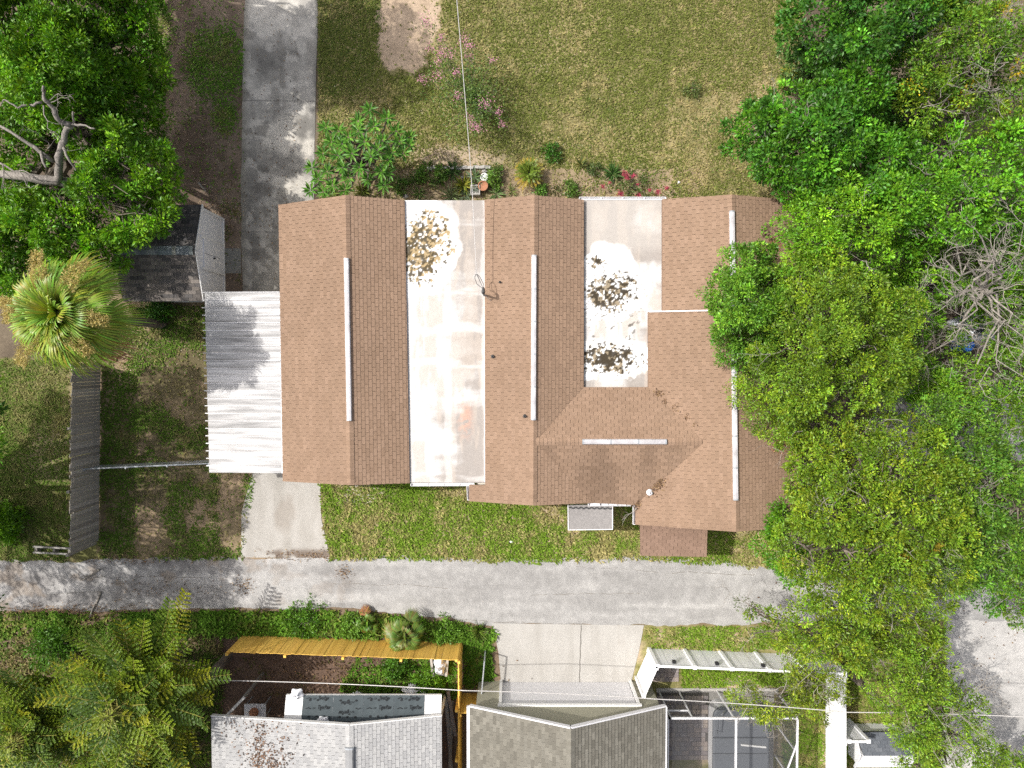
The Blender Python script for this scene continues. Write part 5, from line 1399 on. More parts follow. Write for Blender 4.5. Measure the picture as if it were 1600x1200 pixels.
# feathery conifer, south-west
def conifer(name, label, px, py, z0, ztop, rad, seed):
    R = random.Random(seed); r = np.random.default_rng(seed); B = P(px, py, (z0 + ztop) / 2); B.z = 0; root = thing(name, B, label, 'tree')
    t = MB(); t.tube([(B.x, B.y, 0), (B.x + .05, B.y, ztop * .5), (B.x, B.y, ztop)], [.22, .16, .03], 9); t.build('trunk', MT['bark'], root)
    whorls = 20
    for w in range(whorls):
        f = w / (whorls - 1); z = z0 + (ztop - z0 - .3) * f; nb = R.randint(7, 9); L = rad * (1 - f ** 1.6) ** .9 * 1.0 + .5; a0 = R.uniform(0, 6.28)
        for b in range(nb):
            az = a0 + b * 2 * math.pi / nb + R.uniform(-.4, .4); Lb = L * R.uniform(.5, 1.05)
            d = Vector((math.cos(az), math.sin(az), 0)); s = Vector((-d.y, d.x, 0)); rise = R.uniform(-.12, .5); bow = R.uniform(-.28, .28)
            P0 = Vector((B.x, B.y, z)); pts = [P0 + d * (Lb * q) + s * (bow * Lb * q * q) + Vector((0, 0, Lb * (rise * q - .28 * q * q + .22 * q ** 3))) for q in (0, .25, .5, .75, 1)]
            mb = MB(); mb.tube(pts, [.04, .032, .024, .016, .008], 4, cap=False, col=(.26, .25, .06))
            V = []; tone = R.choice([(.15, .23, .018), (.19, .265, .018), (.10, .165, .02), (.30, .32, .022), (.13, .205, .02), (.07, .125, .02)])
            n = int(Lb / .165); pos = []; ax = []; LL = []; WW = []; CC = []
            for k in range(2, n):
                q = k / n; i = min(int(q * 4), 3); c = pts[i].lerp(pts[i + 1], q * 4 - i)
                for sg in (-1, 1):
                    bl = (.30 + .50 * math.sin(math.pi * min(1, q * .92 + .08)) ** .8) * (.55 + .45 * (1 - q)) * R.uniform(.85, 1.1) * min(1, Lb / 1.6)
                    bd = (s * sg * .86 + d * .5 + Vector((0, 0, .28))).normalized()
                    m_ = 13
                    for j in range(m_):
                        u = (j + .5) / m_; p = c + bd * bl * u + Vector((0, 0, .06 * u * bl - .10 * u * u * bl))
                        for s2 in (-1, 1):
                            pos.append(p); ax.append(bd * .7 + d * s2 * .5 + Vector((0, 0, R.uniform(-.2, .8)))); LL.append(.095 * (1.15 - .5 * u)); WW.append(.04); kk = R.uniform(.7, 1.3); CC.append((tone[0] * kk, tone[1] * kk, tone[2] * kk))
            if not pos: continue
            pos = np.array([tuple(q) for q in pos]); ax = np.array([tuple(q) for q in ax]); n_ = len(pos)
            br = mb.build('branch', MT['leaf'], root)
            add_np('spray', leaf_mesh('spray', pos - np.array(B), ax, np.tile([0, 0, 1.0], (n_, 1)) + r.normal(0, .2, (n_, 3)), np.array(LL), np.array(WW), np.array(CC)), MT['leaf'], br)['kind'] = 'stuff'
    r2 = np.random.default_rng(seed + 5); n = 260; d = nrm(r2.normal(size=(n, 3)) * np.array([1, 1, .5]) + np.array([0, 0, .35]))
    tag_leader = add_np('leader', leaf_mesh('leader', np.array([0, 0, ztop - .1]) + d * r2.random(n)[:, None] * .45, d, np.tile([0, 0, 1.], (n, 1)) + r2.normal(0, .3, (n, 3)), r2.uniform(.08, .16, n), np.full(n, .03), np.array([(.22, .27, .03)]) * r2.uniform(.6, 1.3, n)[:, None]), MT['leaf'], root); tag_leader['kind'] = 'stuff'
    return root
conifer('feathery_conifer', 'large feathery conifer with comb-like sprays beside the pale grey roof', 200, 1092, 2.7, 5.8, 3.25, 12)
conifer('feathery_conifer', 'darker feathery conifer at the south-west corner behind the larger one', 48, 1140, 2.0, 4.6, 2.6, 13)
conifer('feathery_conifer', 'feathery conifer cut by the bottom edge beside the pale grey roof', 190, 1230, 2.2, 4.6, 2.4, 14)

# plumeria
def rosette_tree(name, label, base, spots, seed, ll=.34, lw=.085, cols=None, per=15):
    R = random.Random(seed); r = np.random.default_rng(seed); B = P(*base, 0); root = thing(name, B, label, 'tree'); pos = []; ax = []; up = []; C = []; L = []
    t = MB(); fork = B + Vector((0, 0, .7)); t.tube([B, fork], [.12, .10], 8); t.build('trunk', MT['bark'], root)
    t = MB()
    for x, y, z in spots:
        e = P(x, y, z); t.tube(limb_path(fork, e, 4, .18, .05, R), [.06, .05, .042, .036, .03], 6)
        for k in range(per):
            az = k * 2.4 + R.uniform(-.2, .2); el = math.radians(65 - 75 * k / per + R.uniform(-8, 8)); d = Vector((math.cos(az) * math.cos(el), math.sin(az) * math.cos(el), math.sin(el)))
            pos.append(tuple(e + d * .04)); ax.append(tuple(d)); up.append((-math.cos(az) * math.sin(el), -math.sin(az) * math.sin(el), math.cos(el))); c = R.choice(cols); q = R.uniform(.75, 1.25); C.append((c[0] * q, c[1] * q, c[2] * q)); L.append(ll * R.uniform(.75, 1.15))
    t.build('branches', MT['bark'], root)
    pos, ax, up, C, L = map(np.array, (pos, ax, up, C, L))
    add_np('crown', leaf_mesh('crown', pos - np.array(B), ax, up, L, np.full(len(L), lw) * L / ll, C, fold=.22, droop=.22), MT['leaf'], root)
    return root
R = random.Random(4); sp = [(578, 172, 3.0), (560, 190, 2.9), (605, 185, 2.8), (585, 198, 3.1), (625, 222, 2.6), (640, 228, 2.4), (510, 200, 2.6), (530, 205, 2.8), (545, 215, 3.0), (570, 222, 3.2), (598, 220, 3.1), (612, 238, 2.9), (505, 240, 2.5), (528, 243, 2.8), (550, 240, 3.1), (580, 245, 3.2), (606, 250, 2.9), (630, 240, 2.6), (488, 262, 2.0), (512, 268, 2.4), (535, 262, 2.7), (562, 262, 2.9), (596, 268, 2.6), (498, 280, 2.0), (520, 290, 2.2), (545, 278, 2.4), (575, 280, 2.4), (600, 290, 2.2), (608, 270, 2.5), (486, 298, 1.7), (505, 300, 1.8), (540, 297, 2.0), (590, 235, 3.2), (560, 205, 3.1), (535, 225, 2.9), (518, 222, 2.7), (620, 205, 2.6), (640, 215, 2.2)]
rosette_tree('plumeria_tree', 'plumeria with glossy leaf rosettes beside the driveway edge', (566, 262), sp, 4, cols=[(.075, .20, .022), (.095, .24, .026), (.065, .17, .024), (.13, .28, .035)], per=18, lw=.095)

# crape myrtle: thin stems, sparse leaves, pink flower heads
def myrtle():
    R = random.Random(9); r = np.random.default_rng(9); B = P(742, 165, 0); root = thing('flowering_shrub', B, 'sparse shrub with small pink blossoms under the service wire on the lawn', 'shrub')
    heads = [(668, 33), (674, 40), (690, 60), (672, 75), (725, 62), (733, 72), (690, 82), (702, 84), (684, 96), (680, 110), (684, 118), (660, 124), (733, 88), (770, 95), (712, 114), (758, 141), (758, 162), (735, 185), (738, 195), (753, 190), (697, 207), (780, 175), (785, 195), (746, 200), (676, 150), (715, 150)]
    stems = MB(); LV = []; FL = []; FC = []
    for x, y in heads:
        e = P(x, y, R.uniform(1.6, 2.7)); pth = limb_path(B, e, 6, .10, .10, R); stems.tube(pth, [.022, .018, .015, .012, .009, .007, .004], 5, cap=False)
        for k in range(90):
            q = pth[R.randint(3, 6)]; LV.append(tuple(q + Vector((R.gauss(0, .20), R.gauss(0, .20), R.gauss(-.02, .10)))))
        if R.random() < .85:
            s = R.uniform(.07, .15)
            for k in range(int(55 * s / .08)): FL.append(tuple(e + Vector((R.gauss(0, s), R.gauss(0, s), R.gauss(.03, .05))))); q = R.uniform(.7, 1.15); FC.append((.66 * q, .30 * q, .42 * q))
    for k in range(2200):
        a = R.uniform(0, 6.28); q = abs(R.gauss(0, .85)); LV.append((B.x + math.cos(a) * q + .0, B.y + math.sin(a) * q, R.uniform(.5, 1.9)))
    stems.build('stems', MT['bark'], root)
    LV = np.array(LV); n = len(LV); C = np.array([[.085, .16, .03], [.11, .19, .03], [.14, .20, .04], [.065, .13, .03]])[r.integers(0, 4, n)] * r.uniform(.7, 1.3, n)[:, None]
    add_np('crown', leaf_mesh('crown', LV - np.array(B), r.normal(size=(n, 3)), np.tile([0, 0, 1.], (n, 1)) + r.normal(0, .4, (n, 3)), r.uniform(.06, .12, n), r.uniform(.03, .05, n), C), MT['leaf'], root)
    FL = np.array(FL); n = len(FL)
    add_np('blossoms', leaf_mesh('blossoms', FL - np.array(B), r.normal(size=(n, 3)), np.tile([0, 0, 1.], (n, 1)) + r.normal(0, .5, (n, 3)), r.uniform(.03, .06, n), r.uniform(.025, .045, n), np.array(FC)), MT['petal'], root)
myrtle()

# strap-leaf plants, agaves, cycads: rosettes of long leaves rising from one point
def strap_plant(name, label, cat, px, py, n, ll, lw, cols, seed, el=(10, 75), z=.05, droop=.35, tipcol=None):
    R = random.Random(seed); B = P(px, py, 0); pos = []; ax = []; up = []; C = []; L = []
    for k in range(n):
        az = k * 2.4 + R.uniform(-.3, .3); e = math.radians(R.uniform(*el)); d = (math.cos(az) * math.cos(e), math.sin(az) * math.cos(e), math.sin(e))
        pos.append((0, 0, z)); ax.append(d); up.append((-math.cos(az) * math.sin(e), -math.sin(az) * math.sin(e), math.cos(e))); c = R.choice(cols if not (tipcol and e < math.radians(22)) else tipcol); q = R.uniform(.75, 1.25); C.append((c[0] * q, c[1] * q, c[2] * q)); L.append(ll * R.uniform(.7, 1.15))
    pos, ax, up, C, L = map(np.array, (pos, ax, up, C, L))
    o = link(name, leaf_mesh(name, pos, ax, up, L, np.full(len(L), lw), C, .2, droop), loc=B, mat=MT['leaf']); return tag(o, label, cat)
CY = [(.11, .17, .02), (.15, .20, .022)]
def pinnate(name, label, px, py, n, ll, seed, cols, old):
    R = random.Random(seed); r = np.random.default_rng(seed); B = P(px, py, 0); root = thing(name, B, label, 'plant'); t = MB(); t.tube([B, B + Vector((0, 0, .25))], [.10, .08], 8); t.build('trunk', MT['bark'], root)
    for k in range(n):
        az = k * 2.4 + R.uniform(-.2, .2); f = k / n; e = math.radians(75 - 72 * f); L = ll * R.uniform(.85, 1.1); c = R.choice(cols) if f < .62 else R.choice(old)
        d = Vector((math.cos(az) * math.cos(e), math.sin(az) * math.cos(e), math.sin(e))); s = Vector((-math.sin(az), math.cos(az), 0)); pos = []; ax = []; CC = []
        for j in range(18):
            q = .12 + .88 * j / 17; p = Vector((0, 0, .25)) + d * L * q - Vector((0, 0, .22 * q * q * L))
            for sg in (-1, 1): pos.append(tuple(p)); ax.append(tuple(s * sg * .8 + d * .6)); w = R.uniform(.8, 1.2); CC.append((c[0] * w, c[1] * w, c[2] * w))
        m_ = len(pos); add_np('frond', leaf_mesh('frond', np.array(pos), np.array(ax), np.tile([0, 0, 1.], (m_, 1)), np.full(m_, .17 * ll / .6), np.full(m_, .022), np.array(CC)), MT['leaf'], root)
pinnate('cycad', 'round yellow-green cycad standing alone before the middle gable', 826, 273, 42, .62, 2, [(.12, .185, .022), (.15, .21, .025)], [(.36, .27, .03), (.42, .30, .04), (.28, .24, .03)])
strap_plant('yellow_bromeliad', 'yellow-green spiky bromeliad in the bed before the flat roof', 'plant', 724, 291, 47, 0.59, 0.058, [(.24, .26, .03), (.30, .30, .05), (.14, .20, .03)], 3)
strap_plant('spiky_plant', 'dark green spiky plant in the bed nearest the block edging', 'plant', 708, 268, 33, 0.56, 0.065, [(.06, .12, .03), (.08, .15, .04)], 4)
strap_plant('spiky_plant', 'pale grey-green agave under the service wire', 'plant', 742, 278, 30, 0.48, 0.058, [(.16, .23, .12), (.20, .27, .16), (.11, .18, .06)], 5)
strap_plant('spiky_plant', 'pale spiky plant poking out at the flat roof edge', 'plant', 706, 308, 30, 0.59, 0.051, [(.18, .25, .10), (.22, .27, .12)], 6, el=(20, 80))
strap_plant('spiky_plant', 'bright strap-leaved plant close to the middle gable corner', 'plant', 776, 304, 22, 0.50, 0.058, [(.12, .20, .06), (.16, .24, .09)], 7, el=(15, 70))
strap_plant('spiky_plant', 'green strap plant beside the bare stems west in the bed', 'plant', 668, 262, 19, 0.42, 0.051, [(.10, .19, .03), (.14, .22, .04)], 8)
strap_plant('spiky_plant', 'small strap plant beside the curved bare stem in the bed', 'plant', 677, 287, 16, 0.36, 0.043, [(.09, .17, .03), (.13, .21, .05)], 9)
strap_plant('spiky_plant', 'upright snake plant clump north of the pink blossoms', 'plant', 907, 258, 19, 0.50, 0.072, [(.10, .14, .05), (.30, .29, .09), (.07, .11, .04)], 10, el=(40, 80), droop=.1)
strap_plant('spiky_plant', 'dark glossy lily clump beside the deep pink flowers', 'plant', 957, 272, 36, 0.48, 0.072, [(.05, .12, .025), (.07, .15, .03)], 11)
strap_plant('spiky_plant', 'grassy green plant under the plumeria by the roof edge', 'plant', 566, 300, 30, 0.49, 0.043, [(.20, .24, .04), (.13, .19, .03)], 12)
strap_plant('spiky_plant', 'tufted yellow-green plant at the north eave of the west gable', 'plant', 520, 303, 25, 0.45, 0.043, [(.16, .22, .04), (.11, .18, .03)], 13)
strap_plant('spiky_plant', 'grassy clump beside the neighbour driveway by the alley', 'plant', 748, 985, 90, .50, .026, [(.17, .25, .04), (.13, .21, .03), (.24, .27, .07)], 14, el=(20, 85))
strap_plant('spiky_plant', 'dusty strap plant under the plumeria shadow by the bed', 'plant', 648, 285, 20, .42, .05, [(.10, .16, .04), (.14, .20, .05)], 51)
strap_plant('spiky_plant', 'green fern-like clump between agave and block edging', 'plant', 690, 282, 40, .40, .03, [(.08, .17, .025), (.12, .22, .03)], 52)
strap_plant('spiky_plant', 'bushy strap plant at the west end of the block edging', 'plant', 655, 305, 26, .40, .04, [(.10, .18, .04), (.15, .22, .06)], 53)
strap_plant('spiky_plant', 'grey-green rosette against the flat roof beside the pots', 'plant', 728, 306, 24, .36, .05, [(.14, .19, .11), (.18, .23, .14)], 54)
strap_plant('spiky_plant', 'young strap plant between cycad and middle gable', 'plant', 800, 300, 16, .34, .04, [(.13, .18, .04), (.2, .22, .07)], 55)
strap_plant('spiky_plant', 'scruffy tuft before the east end of the middle gable', 'plant', 868, 298, 30, .36, .025, [(.22, .2, .09), (.3, .26, .14), (.12, .15, .05)], 56)
def shrub(name, label, px, py, z, rpx, cols, seed, n=60, per=22, ll=.10, lw=.05, flowers=None, cat='shrub', spread=.12):
    r = np.random.default_rng(seed); B = P(px, py, 0); root = thing(name, B, label, cat); rad = rpx * (H - z) / F
    d = nrm(r.normal(size=(n, 3))); d[:, 2] = np.abs(d[:, 2]); c = d * (rad * r.uniform(.35, 1, n))[:, None] * np.array([1, 1, z / rad if rad > 0 else 1]) + np.array([0, 0, .08])
    R = random.Random(seed); t = MB()
    for k in range(0, n, 4): t.tube(limb_path(B, B + Vector(c[k]), 3, .15, 0, R), [.018, .014, .01, .005], 4, cap=False)
    t.build('stems', MT['bark'], root)
    m = n * per; cb = np.array(cols)[r.integers(0, len(cols), n)] * r.uniform(.75, 1.3, n)[:, None]; ld = nrm(np.repeat(d, per, 0) * .5 + nrm(r.normal(size=(m, 3))))
    pos = np.repeat(c, per, 0) + ld * (spread * r.random(m))[:, None]; pos[:, 2] = np.maximum(pos[:, 2], .02)
    add_np('foliage', leaf_mesh('foliage', pos, ld, nrm(np.repeat(d, per, 0) + r.normal(size=(m, 3)) * .5), ll * r.uniform(.7, 1.3, m), lw * r.uniform(.7, 1.3, m), np.repeat(cb, per, 0) * r.uniform(.75, 1.25, m)[:, None]), MT['leaf'], root)
    if flowers:
        fp = []; fc = []
        for x, y, s in flowers:
            e = P(x, y, z * .9) - B
            for k in range(int(110 * s)): fp.append(tuple(e + Vector((R.gauss(0, .055 * s), R.gauss(0, .055 * s), R.gauss(0, .04))))); q = R.uniform(.6, 1.1); fc.append((.46 * q, .07 * q, .12 * q))
        k = len(fp); add_np('blossoms', leaf_mesh('blossoms', np.array(fp), r.normal(size=(k, 3)), np.tile([0, 0, 1.], (k, 1)) + r.normal(0, .5, (k, 3)), r.uniform(.03, .055, k), r.uniform(.03, .045, k), np.array(fc)), MT['petal'], root)
    return root
shrub('low_shrub', 'small dark green shrub alone on the lawn north of the cycad', 861, 240, .45, 13, G_DRK, 21, 26, 20, .11, .05)
shrub('low_shrub', 'dull green ground shrub between snake plant and lilies', 928, 265, .3, 12, [(.07, .12, .03), (.09, .14, .04)], 22, 22, 20, .07, .035)
shrub('pink_shrub', 'shrub with deep pink blossoms along the flat roof gutter', 988, 292, .55, 34, [(.075, .13, .03), (.10, .16, .04), (.13, .15, .05)], 23, 48, 18, .09, .045, flowers=[(976, 271, 1.1), (980, 276, 1.2), (990, 275, .8), (942, 291, .7), (970, 303, 1.1), (998, 305, .9), (1028, 300, 1.0), (1042, 294, .8), (1015, 297, .5), (953, 285, .4), (996, 288, .4)])
shrub('low_shrub', 'scrappy dark weed clump in the dry east lawn', 1080, 142, .3, 14, [(.08, .13, .03), (.11, .15, .04)], 24, 20, 16, .09, .04)
shrub('low_shrub', 'dark green bush between fan palm and garden shed', 214, 445, 1.0, 22, G_MID, 25, 60, 26, .11, .05, spread=.18)
shrub('low_shrub', 'dark green bush south of the garden shed', 250, 488, .9, 26, G_DRK, 26, 70, 26, .11, .05, spread=.18)
shrub('low_shrub', 'bright green bush at the west edge above the low rails', 16, 815, 1.6, 36, G_BRT, 27, 110, 30, .15, .07, spread=.22)
shrub('low_shrub', 'leafy green weeds growing beside the garden pots', 770, 285, .45, 14, [(.10, .20, .025), (.13, .23, .03)], 28, 26, 20, .09, .04)
shrub('low_shrub', 'green leafy weeds in the orange-yellow fence corner', 672, 1062, .6, 30, [(.11, .25, .018), (.14, .28, .02)], 29, 60, 24, .12, .055, spread=.18)
shrub('low_shrub', 'dark leafy weeds inside the yellow fence below the palmetto', 618, 1040, .7, 26, [(.07, .18, .018), (.10, .22, .02)], 30, 50, 24, .12, .055, spread=.18)
shrub('low_shrub', 'leafy weeds on the verge left of the palmetto', 560, 975, .6, 26, [(.10, .22, .02), (.13, .24, .03)], 31, 50, 24, .11, .05, spread=.2)
shrub('low_shrub', 'leafy weeds on the verge right of the palmetto', 696, 985, .6, 30, [(.10, .22, .02), (.13, .25, .03)], 32, 60, 24, .11, .05, spread=.2)
shrub('low_shrub', 'green weeds on the verge at the middle of the alley', 478, 968, .45, 40, [(.08, .20, .018), (.11, .23, .02)], 33, 70, 24, .10, .05, spread=.2)
shrub('low_shrub', 'green weeds along the north edge of the lean-to roof', 590, 1085, .45, 26, [(.10, .22, .02), (.13, .25, .03)], 34, 40, 22, .10, .05, spread=.16)
shrub('low_shrub', 'broad-leaved weed at the verge under the feathery conifer', 90, 1005, .8, 42, [(.07, .18, .018), (.09, .21, .02)], 35, 80, 24, .13, .06, spread=.22)
for k, (x, y, z, rp, lab) in enumerate(((690, 273, .4, 13, 'leafy plant behind the middle of the block edging'), (660, 276, .4, 12, 'leafy plant at the shaded west end of the bed'), (628, 292, .45, 13, 'leafy plant between plumeria and flat roof corner'), (776, 272, .5, 12, 'green weed clump at the east end of the block edging'), (890, 296, .3, 13, 'dry weed clump before the gutter of the second flat roof'), (846, 300, .3, 10, 'low weeds against the middle gable eave'))):
    shrub('bed_plant', lab, x, y, z, rp, [(.08, .18, .025), (.11, .22, .03), (.14, .2, .05)], 70 + k, 26, 20, .10, .045, cat='plant', spread=.13)
# pots, blocks and stones in the bed
p = P(755, 293, 0); m = MB(); m.lathe(p, [(.0, .0), (.13, .0), (.19, .28), (.21, .28), (.21, .33), (.175, .33), (.16, .26), (0, .25)], 18); tag(m.build('flower_pot', MT['terracotta'], loc=p), 'round terracotta pot of brown soil in the bed', 'pot')
p = P(743, 299, 0); m = MB(); w = .2
for x0, y0, x1, y1 in ((-w, -w, w, -w + .04), (-w, w - .04, w, w), (-w, -w + .04, -w + .04, w - .04), (w - .04, -w + .04, w, w - .04)): m.box((p.x + x0, p.y + y0, 0), (p.x + x1, p.y + y1, .3))
m.box((p.x - w + .04, p.y - w + .04, 0), (p.x + w - .04, p.y + w - .04, .2)); tag(m.build('square_planter', MT['concrete'], loc=p), 'square grey concrete planter beside the terracotta pot', 'planter')
strap_plant('spiky_plant', 'grey rosette growing in the square planter', 'plant', 743, 298, 18, .2, .04, [(.15, .19, .14), (.19, .22, .17)], 15, z=.25)
p = P(757, 279, 0); m = MB(); m.lathe(p, [(0, 0), (.11, 0), (.15, .22), (.165, .26), (.14, .26), (.12, .2), (0, .19)], 16); tag(m.build('flower_pot', MT['siding'], loc=p), 'grey pot north of the terracotta pot', 'pot')
bl = thing('block_edging', P(720, 263, 0), 'row of rough concrete blocks edging the bed', 'edging')
for k, x in enumerate(range(672, 768, 9)):
    p = P(x, 263 + random.uniform(-1.2, 1.2), 0); m = MB(); c, s = math.cos(random.uniform(-.2, .2)), math.sin(random.uniform(-.2, .2)); m.prism([(p.x + a_ * c - b_ * s, p.y + a_ * s + b_ * c, random.uniform(.10, .18)) for a_, b_ in ((-.12, -.06), (.11, -.07), (.12, .06), (-.11, .065))], .14); m.build('block', MT['concrete'], bl)
for k, (x, y, s, lab) in enumerate(((757, 268, .13, 'pale rounded stone at the block edging end'), (634, 307, .12, 'grey stone by the west gable corner'), (722, 277, .10, 'tan slab lying in the plant bed'), (1060, 285, .08, 'white scrap lying on the lawn by the pink shrub'), (799, 846, .09, 'white stone in the grass strip by the alley'))):
    crumple('stone', P(x, y).x, P(x, y).y, 0, s, s * .75, s * .6, MT['concrete'] if k < 3 else MT['tarp'], lab, 'stone', 40 + k)

# ------------------------------------------------------------------ the wood on the east side, tree by tree
tree('dark_tree', 'dark green tree at the north edge of the wood', (1335, 75), [(1275, 25, 5.0, 40), (1320, 10, 5.6, 40), (1345, 55, 6.0, 42), (1395, 15, 6.0, 46), (1440, 8, 5.6, 40), (1290, 75, 4.4, 30), (1370, 70, 5.0, 34), (1480, 0, 5.0, 36)], G_DRK + G_MID[:1], 201, 46, 26, .17, .10, .30)
tree('hedge_tree', 'shadowy grey-green bush beside the young palmetto', (1262, 105), [(1262, 95, 2.2, 28), (1250, 70, 2.4, 22), (1285, 110, 2.4, 24)], [(0.0702, 0.1586, 0.029), (0.0935, 0.1717, 0.0484)], 202, 60, 22, .14, .08, .22, trunk_r=.07, cat='bush')
tree('spreading_tree', 'broad mid-green tree at the lawn edge north-east of the roof', (1275, 240), [(1190, 190, 4.6, 44), (1175, 215, 4.2, 30), (1235, 180, 5.4, 46), (1290, 170, 5.8, 44), (1220, 240, 5.0, 44), (1270, 225, 6.0, 50), (1250, 288, 4.6, 30), (1295, 280, 5.6, 44), (1330, 225, 6.0, 44), (1340, 285, 5.6, 40), (1340, 150, 5.6, 40), (1390, 250, 5.6, 44)], G_MID, 203, 46, 28, .15, .085, .28, bare=7, trunk_r=.2)
tree('vine_tree', 'yellow-speckled vine-covered tree near the north-east corner', (1490, 160), [(1430, 55, 6.0, 42), (1480, 40, 6.2, 44), (1420, 100, 5.6, 40), (1470, 95, 6.2, 46), (1530, 60, 6.2, 46), (1575, 40, 6.0, 44), (1540, 120, 6.2, 46), (1590, 95, 5.6, 40), (1450, 160, 5.8, 40), (1500, 165, 5.4, 40), (1560, 180, 5.6, 40), (1595, 160, 5.4, 40)], [(0.1404, 0.2642, 0.0174), (0.117, 0.2379, 0.0194), (0.1756, 0.2841, 0.0213), (0.0995, 0.2114, 0.0194)], 204, 44, 28, .13, .06, .28, yellow=.05, bare=30)
tree('bright_tree', 'bright green tree overhanging the north-east roof corner', (1330, 385), [(1238, 350, 4.4, 20), (1270, 340, 5.2, 34), (1250, 385, 4.8, 30), (1295, 325, 5.8, 42), (1290, 375, 5.8, 46), (1345, 340, 6.0, 46), (1345, 395, 5.8, 44), (1275, 405, 5.2, 34)], [(0.1462, 0.3237, 0.0135), (0.1229, 0.2775, 0.0135), (0.1756, 0.3567, 0.0155), (0.0995, 0.2312, 0.0155)], 205, 46, 28, .12, .055, .26, bare=6)
tree('green_tree', 'leafy green tree at the east edge north of the dead tree', (1500, 300), [(1400, 310, 6.0, 44), (1445, 285, 6.2, 44), (1490, 330, 6.0, 44), (1530, 270, 6.2, 46), (1575, 240, 6.0, 42), (1590, 300, 6.2, 44), (1550, 330, 5.6, 40), (1425, 350, 5.6, 40), (1590, 350, 5.4, 34), (1470, 235, 5.4, 40)], [(0.0995, 0.2709, 0.0135), (0.0819, 0.2246, 0.0135), (0.1287, 0.3105, 0.0155)], 206, 46, 28, .14, .07, .28, bare=9)
tree('round_tree', 'round dense-crowned tree overhanging the east gable ridge vent', (1262, 470), [(1160, 425, 5.2, 38), (1190, 405, 4.8, 26), (1135, 465, 5.0, 36), (1170, 470, 6.0, 46), (1200, 445, 5.2, 36), (1140, 505, 5.0, 36), (1185, 515, 5.6, 40), (1150, 540, 4.8, 30), (1190, 555, 4.6, 28), (1215, 490, 5.2, 30)], [(0.1111, 0.2511, 0.0213), (0.0878, 0.2114, 0.0194), (0.1404, 0.2907, 0.0232)], 207, 70, 30, .11, .055, .22, inner=.3, gaps=.22)
tree('olive_tree', 'large yellow-olive tree crowding the east gable', (1310, 560), [(1250, 440, 5.6, 40), (1290, 430, 6.0, 42), (1260, 490, 6.4, 48), (1320, 480, 6.6, 50), (1235, 545, 6.4, 48), (1290, 545, 7.0, 54), (1350, 530, 6.8, 50), (1195, 600, 5.4, 40), (1240, 605, 6.4, 46), (1300, 605, 6.6, 48), (1355, 590, 6.4, 48), (1200, 645, 4.8, 34), (1250, 655, 5.6, 38), (1390, 500, 6.0, 40), (1385, 570, 6.0, 42), (1170, 610, 4.8, 26), (1225, 670, 5.0, 30)], G_OLV, 208, 50, 30, .105, .052, .26, bare=5, trunk_r=.22)
tree('undergrowth_tree', 'fresh green understorey tree beside the dead tree foot', (1420, 450), [(1395, 420, 4.0, 40), (1430, 400, 4.2, 36), (1445, 445, 4.0, 36), (1410, 465, 4.2, 36), (1435, 500, 3.6, 36), (1460, 390, 3.8, 32), (1420, 540, 3.8, 36), (1440, 590, 4.0, 36), (1365, 450, 4.0, 34), (1500, 400, 3.4, 40), (1540, 430, 3.2, 38), (1510, 450, 3.0, 36), (1560, 470, 3.0, 34), (1545, 385, 3.4, 38), (1580, 400, 3.2, 36)], [(0.1287, 0.3039, 0.0135), (0.0935, 0.2379, 0.0155), (0.1638, 0.3303, 0.0174)], 209, 44, 26, .13, .06, .26, bare=10)
tree('sprawling_tree', 'tangled green tree below the dead tree at the east edge', (1560, 560), [(1590, 430, 3.6, 40), (1585, 490, 3.6, 36), (1570, 540, 3.2, 30), (1470, 520, 3.0, 30), (1560, 590, 4.0, 40), (1595, 560, 4.2, 36), (1510, 590, 4.0, 36), (1470, 620, 4.2, 40), (1510, 635, 4.2, 36), (1570, 630, 4.6, 40), (1595, 640, 4.4, 34)], [(0.1287, 0.2642, 0.0155), (0.158, 0.2841, 0.0194), (0.0995, 0.218, 0.0194)], 210, 44, 26, .12, .058, .26, bare=26)
tree('orange_tinged_tree', 'huge olive and rust-tinged tree over the alley end', (1345, 810), [(1262, 705, 5.2, 32), (1290, 700, 5.8, 40), (1258, 748, 5.4, 34), (1285, 745, 6.4, 46), (1340, 710, 6.2, 46), (1335, 755, 7.0, 50), (1390, 730, 6.8, 50), (1262, 798, 5.2, 34), (1240, 848, 5.0, 28), (1290, 800, 6.8, 50), (1350, 805, 7.4, 54), (1410, 780, 7.2, 52), (1460, 770, 6.6, 46), (1265, 860, 6.0, 46), (1320, 860, 7.0, 52), (1380, 850, 7.2, 52), (1440, 830, 7.0, 50), (1290, 910, 6.0, 44), (1345, 910, 6.4, 48), (1400, 900, 6.4, 46), (1450, 880, 6.2, 42), (1380, 680, 5.8, 40), (1430, 690, 5.8, 38)], G_ORG + G_OLV[:2], 211, 46, 28, .115, .055, .27, bare=34, trunk_r=.28, yellow=.006, accent=(.34, .27, .03), gaps=.37)
tree('shade_tree', 'bright leafy green limb low over the alley end', (1240, 850), [(1228, 822, 4.2, 24), (1220, 862, 4.0, 30), (1235, 880, 4.2, 28), (1240, 800, 4.6, 24)], [(0.0779, 0.2151, 0.0115), (0.1039, 0.2444, 0.0129)], 212, 60, 26, .12, .06, .24, trunk_r=.09)
